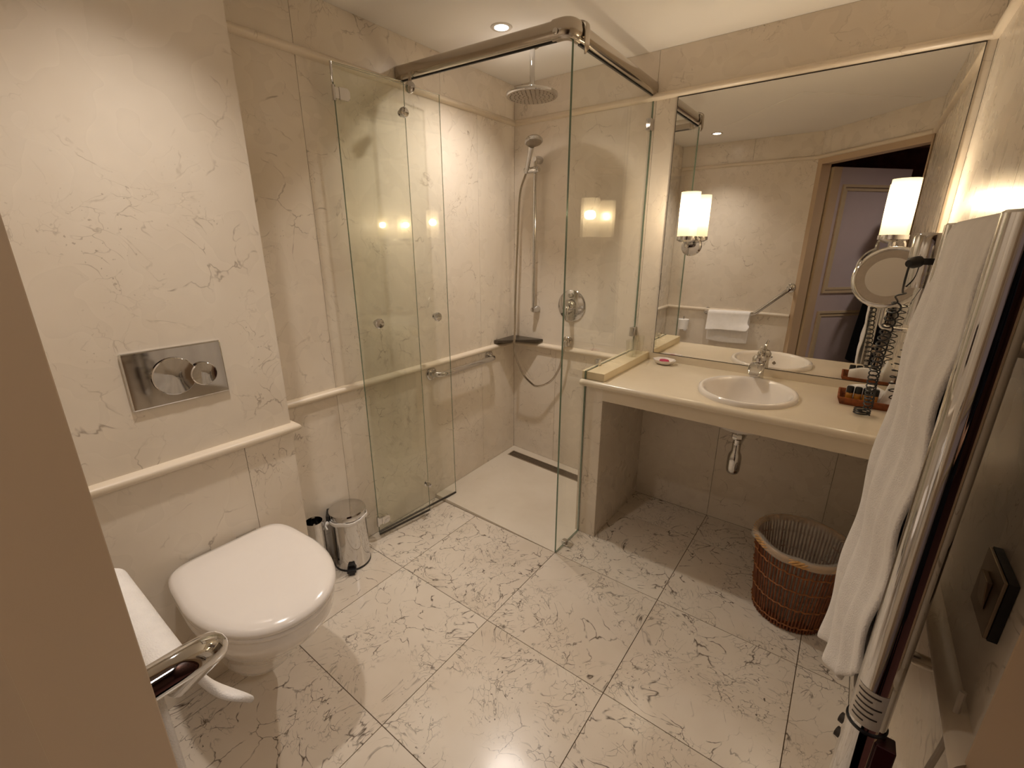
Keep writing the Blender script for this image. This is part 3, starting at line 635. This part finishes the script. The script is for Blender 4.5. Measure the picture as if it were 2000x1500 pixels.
# flush plate
t = thing('flush_plate', (BX,-1.960,1.0), 'chrome dual flush plate with two round buttons on the wall', 'flush plate')
obj('plate', G().box((BX+.0005,-2.083,1.000),(BX+.011,-1.838,1.163)), M['chrome'], t, angle=0, bevel=.004)
obj('button', G().lathe([(.0545,.0105),(.0545,.016),(.052,.019),(.03,.0165),(.006,.015)], (BX,-1.972,1.080), (1,0,0), n=48), M['chrome'], t, angle=30)
obj('button', G().lathe([(.0345,.0105),(.0345,.020),(.032,.023),(.02,.021),(.006,.020)], (BX,-1.900,1.072), (1,0,0), n=40), M['chrome'], t, angle=30)

# pedal bin
bxc, byc = .088, -1.402
t = thing('pedal_bin', (bxc,byc,0), 'small polished steel pedal bin standing by the left wall', 'pedal bin')
obj('body', G().lathe([(.080,.008),(.080,.252),(.078,.254)], (bxc,byc,0), n=44), M['chrome'], t)
obj('base_ring', G().lathe([(.080,.0005),(.0815,.002),(.0815,.010),(.079,.012)], (bxc,byc,0), n=44), M['black'], t)
obj('lid', G().lathe([(.081,.258),(.082,.262),(.082,.280),(.079,.286),(.05,.290),(.005,.291)], (bxc,byc,0), n=44), M['chrome'], t, angle=30)
n = 60; obj('liner_cuff', G().rings([[(bxc+(r+.0015*sin(9*a)+.001*sin(17*a))*cos(a), byc+(r+.0015*sin(9*a))*sin(a), z+.003*sin(5*a)) for a in [2*pi*k/n for k in range(n)]] for r, z in ((.0815,.236),(.085,.245),(.0845,.254),(.0815,.257))], cap0=False, cap1=False), M['paper'], t)
pd = Vector((.80,-.60,0)).normalized(); pc = Vector((bxc,byc,0))+pd*.094; ps = Vector((-pd.y,pd.x,0))
obj('pedal', G().obox(pc+Vector((0,0,.022)), pd*.020, ps*.020, (0,0,.008)).obox(pc+pd*.010+Vector((0,0,.010)), pd*.008, ps*.012, (0,0,.0085)).obox(pc-pd*.008+Vector((0,0,.034)), pd*.008, ps*.016, (0,0,.010)), M['black'], t, angle=0, bevel=.003)
bk = Vector((bxc,byc,0))-ps*.083
obj('back_hinge', G().obox((bxc-.045,byc-.068,.262), (.028,-.02,0), (.004,.006,0), (0,0,.018)), M['black'], t, angle=0, bevel=.002)
obj('liner_tie', G().tube(smoothpath([(bxc-.02,byc-.082,.247),(bxc-.015,byc-.098,.250),(bxc-.012,byc-.104,.240),(bxc+.0,byc-.104,.228)],6), .0035, 8).lathe([(.004,-.008),(.011,0),(.004,.008)], (bxc-.018,byc-.092,.247), (1,.3,0), n=12), M['paper'], t)
# toilet brush
t = thing('toilet_brush', (.062,-1.548,0), 'toilet brush in a slim steel holder between toilet and pedal bin', 'toilet brush')
obj('holder', G().lathe([(.038,.0005),(.038,.285),(.0355,.285),(.0355,.02),(.005,.018)], (.062,-1.548,0), n=32), M['chrome'], t)
obj('handle', G().lathe([(.006,.10),(.006,.235),(.009,.24),(.009,.262),(.004,.268)], (.062,-1.548,0), n=14), M['chrome'], t)
obj('bristles', G().lathe([(.012,.025),(.030,.04),(.032,.10),(.012,.12)], (.062,-1.548,0), n=20), M['paper'], t)

# ------------------------------------------------------------------ front wall: angled grab bar with towel, paper holder
GBY = L_+.092
t = thing('angled_grab_bar', (1.0,L_,.76), 'long chrome grab bar, level then rising at an angle, by the door', 'grab bar')
gp = [(.640,L_+.004,.800),(.640,GBY,.800),(1.065,GBY,.812),(1.316,GBY,1.060),(1.316,L_+.004,1.060)]
obj('bar', G().tube(fillet(gp, .040, 8), .0165, 16), M['chrome'], t)
for x, z in ((.640,.800),(1.316,1.060)): obj('flange', G().lathe([(.038,.0005),(.038,.006),(.030,.013),(.017,.015)], (x,L_,z), (0,1,0), n=28), M['chrome'], t)
def drape(y_of, zt, zf_, zb, span, npath=40, nsp=24, wob=.006):
    pass
pts = []
NS, NV = 30, 44
for i in range(NS+1):
    x = .672+(1.040-.672)*i/NS; row = []; zc = .800+.012*(x-.64)/.425; r = .0195
    zf_ = .640+.012*sin(x*9)+(.022*((x-.86)/.19)**2 if x > .86 else 0); zb = .525+.006*sin(x*13)
    for j in range(NV+1):
        s = j/NV
        if s < .42: q = s/.42; y = GBY+r+.008+.030*(1-q)**1.6+.006*sin(x*38+q*2)*(1-q); z = zf_+(zc-zf_)*q
        elif s < .58: a = pi*(s-.42)/.16; y = GBY+(r+.008*(1-(s-.42)/.16))*cos(a); z = zc+r*sin(a)
        else: q = (s-.58)/.42; y = GBY-r-.004*sin(x*30)*q; z = zc+(zb-zc)*q
        if s < .42: k_ = (1-s/.42)**2*max(0, (x-.88)/.16); y += .035*k_; z += .02*k_*sin(q*9); row.append((x+.03*k_*sin(q*7), y, z)); continue
        row.append((x,y,z))
    pts.append(row)
o = obj('hand_towel', G().grid(pts), M['towel'], angle=80, solid=.012, sub=1, recalc=False); tag(o, 'white hand towel folded over the angled grab bar', 'towel', 'white towels')
t = thing('toilet_paper_holder', (.440,L_,.60), 'upright toilet paper roll on a chrome holder beside the grab bar', 'paper holder')
obj('bracket', G().tube(fillet([(.44,L_+.002,.598),(.44,L_+.075,.598),(.44,L_+.075,.735)], .012), .006).lathe([(.022,.0005),(.022,.006)], (.44,L_,.598), (0,1,0)), M['chrome'], t)
obj('roll', G().lathe([(.020,.610),(.052,.610),(.052,.705),(.020,.705)], (.44,L_+.075,0), n=36), M['paper'], t)

# ------------------------------------------------------------------ right wall: switch, towel radiator, towel
t = thing('light_switch', (W,-1.596,.955), 'square bronze light switch plate on the right wall', 'switch')
obj('backbox_edge', G().box((W-.0005,-1.642,.951),(W-.010,-1.550,1.041)), M['black'], t, angle=0)
obj('plate', G().box((W-.010,-1.641,.952),(W-.0145,-1.551,1.040)), M['reed'], t, angle=0, bevel=.001)
obj('rocker', G().add([(W-.0145,-1.612,.976),(W-.0145,-1.580,.976),(W-.0145,-1.580,1.018),(W-.0145,-1.612,1.018),(W-.0165,-1.612,.976),(W-.0165,-1.580,.976),(W-.021,-1.580,1.018),(W-.021,-1.612,1.018)], [(0,3,2,1),(4,5,6,7),(0,1,5,4),(1,2,6,5),(2,3,7,6),(3,0,4,7)]), M['reed'], t, angle=0, bevel=.001)
RX, RYn, RYf, RT, RB = 1.900, -1.672, -1.235, 1.480, .640
t = thing('towel_radiator', (RX,(RYn+RYf)/2,RB), 'chrome ladder towel radiator on the right wall by the door', 'towel radiator')
for y in (RYn, RYf): obj('upright', G().lathe([(.019,RB),(.0235,RB+.004),(.0235,RT-.003),(.020,RT)], (RX,y,0), n=28), M['chrome'], t, angle=40)
for z in (1.455,1.36,1.265,1.14,1.045,.95,.82,.73): obj('rung', G().tube([(RX,RYn,z),(RX,RYf,z)], .011, 14), M['chrome'], t)
for y in (RYn+.17, RYf-.06):
    for z in (1.31,.775): obj('wall_bracket', G().tube([(W-.0005,y,z),(RX+.009,y,z)], .011, 12).lathe([(.018,.0005),(.018,.008)], (W,y,z), (-1,0,0), n=20), M['nickel'], t)
cap = obj('heater_cap', G().lathe([(.0245,RB+.12),(.0252,RB+.125),(.0252,RB+.002),(.022,RB-.03),(.010,RB-.045)], (RX,RYn,0), n=28), M['chrome'], t, angle=40)
obj('seam_ring', G().lathe([(.0256,RB+.124),(.0256,RB+.127)], (RX,RYn,0), n=28), M['black'], cap)
obj('switch_body', G().obox((RX+.024,RYn-.012,RB+.085), (.012,0,0), (0,.013,0), (0,0,.030)), M['red'], cap, angle=0, bevel=.002)
obj('button', G().lathe([(.008,.0),(.008,.008)], (RX-.020,RYn+.012,RB+.095), (-1,.5,0), n=16), M['rubber'], cap)
obj('button', G().lathe([(.008,.0),(.008,.008)], (RX-.020,RYn+.012,RB+.065), (-1,.5,0), n=16), M['rubber'], cap)
a0, a1, rs = radians(200), radians(300), .0239
def arc(z, r=rs, n=10, b0=a0, b1=a1): return [(RX+r*cos(b0+(b1-b0)*k/n), RYn+r*sin(b0+(b1-b0)*k/n), z) for k in range(n+1)]
st = obj('label_sticker', G().grid([arc(RB+.135), arc(RB+.200)]), M['sticker'], t)
g = G()
for k, (q0, q1) in enumerate(((.08,.5),(.08,.85),(.1,.7),(.08,.9),(.15,.6),(.08,.8))):
    zz = RB+.143+k*.0095; g.grid([arc(zz, .0242, 8, a0+(a1-a0)*q0, a0+(a1-a0)*q1), arc(zz+.0028, .0242, 8, a0+(a1-a0)*q0, a0+(a1-a0)*q1)])
obj('small_print', g, M['ink'], st, angle=0)
obj('power_cable', G().tube(smoothpath([(RX,RYn,RB-.04),(RX+.02,RYn+.01,RB-.10),(RX+.06,RYn+.01,RB-.05),(RX+.085,RYn+.02,RB+.12),(W-.012,RYn+.03,.86)],8), .004, 8), M['sticker'], t)
# towel over the radiator
def radtowel(y0, y1, xo, zf0, zf1, zb, top, label, amp, th, seed, flare):
    rnd = random.Random(seed); ph = [rnd.uniform(0,6.28) for _ in range(6)]; NS, NV = 44, 60; pts = []
    for i in range(NS+1):
        s = i/NS; row = []
        for j in range(NV+1):
            v = j/NV; r = .014
            y = y0+(y1-y0)*s
            if v < .55:
                q = 1-v/.55; zz = zf0+(zf1-zf0)*s+.012*sin(7*s+ph[0])+.02*sin(3*s+ph[1])
                x = RX-r-xo*min(1,q*6)-amp*q**.45*(.5+.5*sin(17*s+ph[2]+q*1.6))*(.35+.65*s)-amp*.35*q**.7*sin(37*s+ph[3]+q*2)*(.3+.7*s)-.004*sin(23*q+ph[5]+3*s)*min(1,q*5)-flare*q*q
                z = top-(top-zz)*q; y += .03*q*sin(4*s+ph[4])*(1-abs(2*s-1))-.02*q*(s-.5)
            elif v < .65:
                a = pi*(v-.55)/.10; x = RX-r*cos(a); z = top+r*1.3*sin(a)
            else:
                q = (v-.65)/.35; x = RX+r+.006*q*sin(15*s+ph[5]); z = top-(top-zb)*q
            row.append((x,y,z))
        pts.append(row)
    o = obj('bath_towel', G().grid(pts), M['towel'], angle=80, solid=th, sub=1, recalc=False); tag(o, label, 'towel', 'white towels'); return o
radtowel(-1.644, -1.215, .004, .80, .50, .74, 1.462, 'long white bath towel hanging over the chrome towel radiator', .024, .008, 3, .004)

# ------------------------------------------------------------------ hair dryer on right wall
hx, hy = 1.895, -.92
t = thing('hair_dryer', (hx,hy,1.30), 'chrome wall-mounted hair dryer with black band above the towel', 'hair dryer')
obj('wall_mount', G().box((W-.0005,hy-.035,1.34),(W-.02,hy+.035,1.46)).box((W-.02,hy-.015,1.385),(hx+.02,hy+.015,1.405)), M['chrome'], t, angle=0, bevel=.004)
obj('motor_body', G().lathe([(.037,1.412),(.038,1.418),(.038,1.462),(.035,1.468),(.012,1.470)], (hx,hy,0), n=36), M['chrome'], t, angle=35)
obj('black_band', G().lathe([(.0385,1.398),(.0385,1.412)], (hx,hy,0), n=36), M['black'], t)
obj('nozzle', G().lathe([(.031,1.345),(.032,1.35),(.034,1.398)], (hx,hy,0), n=36), M['chrome'], t)
obj('handle', G().tube([(hx+.016,hy+.10,1.385),(hx+.014,hy+.11,1.33),(hx+.010,hy+.115,1.24)], [.014,.017,.016], 16).tube([(hx,hy+.03,1.385),(hx+.016,hy+.10,1.385)], .012), M['chrome'], t)
obj('cord_boot', G().lathe([(.013,0),(.013,.018),(.008,.03)], (hx-.018,hy-.026,1.405), (-.6,-.7,-.15), n=18), M['black'], t)
def coil(path, r, turns, n_per=12):
    P = [Vector(p) for p in path]; L = [0]
    for a, b_ in zip(P, P[1:]): L.append(L[-1]+(b_-a).length)
    out = []; N_ = int(turns*n_per)
    for i in range(N_+1):
        s = L[-1]*i/N_; k = max(j for j in range(len(P)-1) if L[j] <= s+1e-9); f = (s-L[k])/(L[k+1]-L[k]); p = P[k].lerp(P[k+1], f); d = (P[k+1]-P[k]).normalized()
        u = d.cross(Vector((.3,.9,.2))).normalized(); w = d.cross(u); a = 2*pi*i/n_per; rr = r*min(1, i/(n_per*.7), (N_-i)/(n_per*.7)+.05)
        out.append(p+u*rr*cos(a)+w*rr*sin(a))
    return out
CD = thing('coiled_cord', (1.88,-.40,.8345), 'black coiled cord hanging from the hair dryer down onto the counter', 'cord')
lead = smoothpath([(hx-.035,hy-.048,1.398),(hx-.035,hy-.03,1.36),(hx-.030,hy+.02,1.33),(hx-.022,hy+.05,1.325),(hx-.038,hy+.08,1.315),(hx-.030,hy+.12,1.30)], 8)
main = smoothpath([lead[-1],(1.862,-.72,1.20),(1.866,-.60,1.08),(1.874,-.48,.97),(1.882,-.40,.900),(1.884,-.36,.862)], 10)
obj('lead', G().tube(lead, .0023, 8), M['black'], CD)
obj('coil', G().tube(coil(main, .0135, 22), .0023, 7), M['black'], CD)
obj('loop', G().tube([(1.872+.024*cos(a), -.352+.024*sin(a), .8385+.0012*a) for a in [2*pi*k/20 for k in range(56)]], .0028, 8), M['black'], CD)
CD2 = thing('coiled_cord', (1.95,-.30,.90), 'second black coiled cord dropping behind the toiletry tray from the magnifier', 'cord')
obj('coil', G().tube(coil(smoothpath([(1.960,-.30,1.20),(1.955,-.30,1.10),(1.945,-.28,1.0),(1.950,-.26,.93),(1.97,-.285,.862)],8), .014, 13), .0022, 7), M['black'], CD2)
# magnifying mirror
mc = Vector((1.853,-.42,1.337)); ma = Vector((-.18,-.92,.30)).normalized()
t = thing('magnifying_mirror', (1.90,-.42,1.10), 'round chrome magnifying mirror with a lit ring on a swing arm', 'mirror')
obj('rim', G().lathe([(.086,-.014),(.100,-.010),(.103,.0),(.100,.008),(.093,.011),(.088,.006),(.088,-.008)], mc, ma, n=56), M['chrome'], t, angle=50)
obj('light_ring', G().lathe([(.089,.004),(.064,.003),(.064,.0045),(.089,.0055)], mc, ma, n=56, cap0=False, cap1=False), M['steel'], t)
obj('mirror_disc', G().lathe([(.0645,.002),(.0645,.0045)], mc, ma, n=56), M['magnifier'], t)
mb = mc+Vector((.008,.03,-.098))
obj('swing_arm', G().tube(fillet([mb+Vector((0,-.012,.012)), mb+Vector((.002,0,-.07)), Vector((1.93,-.40,1.165)), Vector((W-.01,-.36,1.165))], .015), .008), M['chrome'], t)
obj('wall_plate', G().lathe([(.035,.0005),(.035,.010),(.028,.016)], (W,-.36,1.165), (-1,0,0), n=28), M['chrome'], t)
# toiletry tray
tx0, tx1, ty0, ty1, tz = 1.790, 1.992, -.262, -.105, .8345
t = thing('toiletry_tray', ((tx0+tx1)/2,(ty0+ty1)/2,tz), 'small brown wooden tray of toiletries on the counter', 'tray')
obj('base', G().box((tx0+.012,ty0+.012,tz),(tx1-.012,ty1-.012,tz+.006)), M['tray'], t, angle=0)
def rimring(o_, z): return [(tx0-o_,ty0-o_,z),(tx1+min(o_,.004),ty0-o_,z),(tx1+min(o_,.004),ty1+o_,z),(tx0-o_,ty1+o_,z)]
obj('side', G().rings([rimring(-.012,tz), rimring(.0,tz+.03), rimring(-.006,tz+.03), rimring(-.017,tz+.005)], cap0=False, cap1=False), M['tray'], t, angle=0)
for k in range(4):
    x = 1.827+k*.0265; y = -.208
    b_ = thing('toiletry_bottle', (x,y,tz+.0065), ['leftmost amber mini bottle with black cap in the wooden tray','second amber mini bottle from the left in the wooden tray','third amber mini bottle from the left in the wooden tray','rightmost amber mini bottle beside the coiled cord in the tray'][k], 'bottle', 'mini bottles in the tray')
    obj('bottle', G().lathe([(.011,.0),(.012,.003),(.012,.034),(.010,.038)], (x,y,tz+.0065), n=20), M['amber'], b_)
    obj('cap', G().lathe([(.0122,.035),(.0122,.056),(.0105,.060),(.003,.061)], (x,y,tz+.0065), n=20), M['black'], b_)
pts = [[(1.815+.125*i/14, -.135-.052*j/8+.004*sin(i*.8), tz+.010+(.060*(sin(pi*j/8)**.5)*(.72+.28*sin(pi*i/14)))) for j in range(9)] for i in range(15)]
o = obj('folded_cloth', G().grid(pts), M['towel'], angle=80, solid=.004, sub=1, recalc=False); tag(o, 'white rolled washcloth lying in the wooden tray behind the bottles', 'cloth')
a = Vector((1.955,-.19,tz+.007)); g = G()
g.add([a+Vector(v) for v in ((-.035,-.02,0),(.028,-.03,0),(.030,.02,0),(-.03,.025,0),(-.012,-.012,.105),(.032,-.016,.055),(.028,.012,.05),(-.008,.010,.10))], [(0,3,2,1),(4,5,6,7),(0,1,5,4),(1,2,6,5),(2,3,7,6),(3,0,4,7)])
o = obj('tissue_packet', g, M['paper'], angle=0, bevel=.006); tag(o, 'white pointed tissue packet standing in the wooden tray', 'tissues')

# ------------------------------------------------------------------ wicker basket
kx, ky, kr0, kr1, kh = 1.785, -.505, .128, .160, .335
t = thing('waste_basket', (kx,ky,0), 'round brown cane waste basket with a clear liner under the counter', 'waste basket')
NSL = 72; base = None
def radz(z): return kr0+(kr1-kr0)*z/kh
g = G().tube([(kx+kr0*.98,ky,.004),(kx+kr1*.99,ky,kh-.015)], .0034, 6); st0 = None
for k in range(NSL):
    a = 2*pi*k/NSL; g = G(); r0 = kr0; p = []
    for z in (.004,.12,.22,kh-.012): rr_ = radz(z)+.0012*sin(k*2.3); p.append((kx+rr_*cos(a), ky+rr_*sin(a), z))
    obj('stave', G().tube(p, .0036, 5), M['cane'], t, angle=60)
for z in (.03,.115,.20,.275):
    n = 144; rr_ = radz(z)
    obj('binding', G().tube([(kx+(rr_+(.005 if k % 4 < 2 else .0015))*cos(2*pi*k/n), ky+(rr_+(.005 if k % 4 < 2 else .0015))*sin(2*pi*k/n), z+.0015*sin(k)) for k in range(n+1)], .0030, 5), M['cane2'], t, angle=60)
n = 120
for q in range(5):
    obj('rim_strand', G().tube([(kx+(kr1+.004+.007*cos(a*11+q*1.26))*cos(a), ky+(kr1+.004+.007*cos(a*11+q*1.26))*sin(a), kh-.004+.009*sin(a*11+q*1.26)) for a in [2*pi*k/n for k in range(n+1)]], .0042, 6), M['rim'], t, angle=60)
obj('base', G().lathe([(kr0-.004,.002),(kr0-.004,.010)], (kx,ky,0), n=40), M['cane'], t)
rnd = random.Random(5); n = 90; R1 = []
for r, z in ((kr1+.014,.322),(kr1+.014,.336),(kr1+.004,.350),(kr1-.010,.346),(kr1-.022,.30),(kr0-.010,.15),(kr0-.022,.03),(.01,.018)):
    w = .004 if z > .28 else .010
    R1.append([(kx+(r+w*sin(7*a+z*9)+.5*w*sin(15*a+z*20))*cos(a), ky+(r+w*sin(7*a+z*9)+.5*w*sin(13*a))*sin(a), z+(.008*sin(9*a) if z < .3 and r > kr1 else 0)) for a in [2*pi*k/n for k in range(n)]])
obj('liner', G().rings(R1, cap0=False, cap1=True), M['bag'], t, angle=80)

# ------------------------------------------------------------------ person taking the photograph (seen only in the mirror)
pf_ = Vector((sin(YAW), cos(YAW), 0)); pr_ = Vector((cos(YAW), -sin(YAW), 0))
PB = Vector((CAM.x, CAM.y, 0))-pf_*.36+pr_*.045
def PP(r, f, z): return PB+pr_*r+pf_*f+Vector((0,0,z))
V, Ed, Rd = [], [], []
def jv(p, r, prev=None):
    V.append(tuple(p)); Rd.append(r)
    if prev is not None: Ed.append((prev, len(V)-1))
    return len(V)-1
pel = jv(PP(0,-.02,.95), (.155,.105)); bel = jv(PP(0,-.01,1.08), (.145,.10), pel); che = jv(PP(0,-.02,1.27), (.165,.11), bel); nkb = jv(PP(0,-.02,1.42), (.085,.07), che)
nk = jv(PP(0,-.005,1.49), (.052,.055), nkb); hd0 = jv(PP(0,.012,1.555), (.066,.078), nk); hd1 = jv(PP(0,.012,1.63), (.076,.094), hd0); hd2 = jv(PP(0,.0,1.70), (.060,.072), hd1)
for s in (-1,1):
    hip = jv(PP(s*.09,-.02,.88), (.088,.092), pel); kn = jv(PP(s*.10,.0,.49), (.062,.064), hip); an_ = jv(PP(s*.10,-.03,.10), (.042,.046), kn)
    hl = jv(PP(s*.105,.0,.045), (.042,.036), an_); jv(PP(s*.125,.15,.030), (.040,.022), hl)
    sh = jv(PP(s*.165,-.02,1.385), (.068,.064), nkb); 
    el = jv(PP(s*.205,-.01,1.12), (.045,.045), sh); wr_ = jv(PP(s*.085,.150,.985), (.028,.030), el); pl = jv(PP(s*.045,.168,.965), (.016,.032), wr_)
    for q, (up, ln) in enumerate(((.026,.070),(.008,.076),(-.010,.072),(-.026,.056))):
        f0 = .172+.012*s; k0 = jv(PP(s*.022,f0,.962+up), (.0085,.0085), pl); k1 = jv(PP(s*.022-s*ln*.45,f0+.006,.955+up), (.008,.008), k0); jv(PP(s*.022-s*ln*.9,f0-.002,.944+up), (.0065,.0065), k1)
    th0 = jv(PP(s*.040,.180,.998), (.010,.010), pl); jv(PP(s*.008,.186,1.012+.008*s), (.008,.008), th0)
me = bpy.data.meshes.new('person'); me.from_pydata(V, Ed, []); po = bpy.data.objects.new('person', me); COL.objects.link(po)
sm = po.modifiers.new('skin', 'SKIN'); sm.use_smooth_shade = True; sb = po.modifiers.new('sub', 'SUBSURF'); sb.levels = 2; sb.render_levels = 2
for i, sv in enumerate(me.skin_vertices[0].data): sv.radius = Rd[i]; sv.use_root = (i == 0)
bpy.context.view_layer.update(); dg = bpy.context.evaluated_depsgraph_get()
bm_ = bpy.data.meshes.new_from_object(po.evaluated_get(dg)); po.modifiers.clear(); po.data = bm_
for m_ in (M['cloth'], M['skin']): bm_.materials.append(m_)
for p in bm_.polygons:
    c = p.center; p.material_index = 1 if (c.z > 1.47 and (c-PP(0,0,1.6)).length < .2) or (.90 < c.z < 1.05 and (c-PB).dot(pf_) > .140) else 0; p.use_smooth = True
tag(po, 'person in black clothes standing in the doorway, partly visible in the mirror', 'person')
n = 40; rr = []
for wr, wf_, z, fo in ((.150,.112,1.16,-.015),(.165,.122,1.02,-.015),(.200,.138,.92,-.012),(.218,.150,.70,-.010),(.236,.160,.42,-.008),(.228,.152,.42,-.008),(.190,.130,.90,-.012)):
    rr.append([PP(wr*cos(2*pi*k/n)*(1+.03*sin(5*2*pi*k/n)), fo+wf_*sin(2*pi*k/n), z) for k in range(n)])
obj('coat_skirt', G().rings(rr, cap0=False, cap1=False), M['cloth'], po, angle=70)
hcen = PP(0,-.012,1.665)
n = 24; rr = []
for k in range(9):
    a = -0.35+(pi/2+.35)*k/8
    rr.append([hcen+pr_*(.088*cos(a)*cos(2*pi*j/n))+pf_*(.104*cos(a)*sin(2*pi*j/n)*(.80 if sin(2*pi*j/n) > 0 else 1.0)-.012)+Vector((0,0,.088*sin(a)+(.030 if sin(2*pi*j/n) > .3 and k < 3 else 0))) for j in range(n)])
obj('hair', G().rings(rr), M['hair'], po, angle=80)
for s in (-1,1):
    obj('eye', G().lathe([(.002,-.010),(.010,-.006),(.012,0),(.010,.006),(.002,.010)], PP(s*.032,.096,1.622), pf_, n=14), M['eye'], po)
    obj('ear', G().lathe([(.004,-.008),(.022,-.004),(.024,.003),(.010,.008)], PP(s*.082,.005,1.605), pr_*s, n=16, sy=1.4), M['skin'], po)
obj('nose', G().tube([PP(0,.098,1.632), PP(0,.112,1.605), PP(0,.116,1.588), PP(0,.098,1.582)], [.007,.010,.014,.008], 10), M['skin'], po)
obj('mouth', G().tube([PP(-.022,.092,1.557), PP(0,.101,1.556), PP(.022,.092,1.557)], [.003,.006,.003], 8), M['pink'], po)
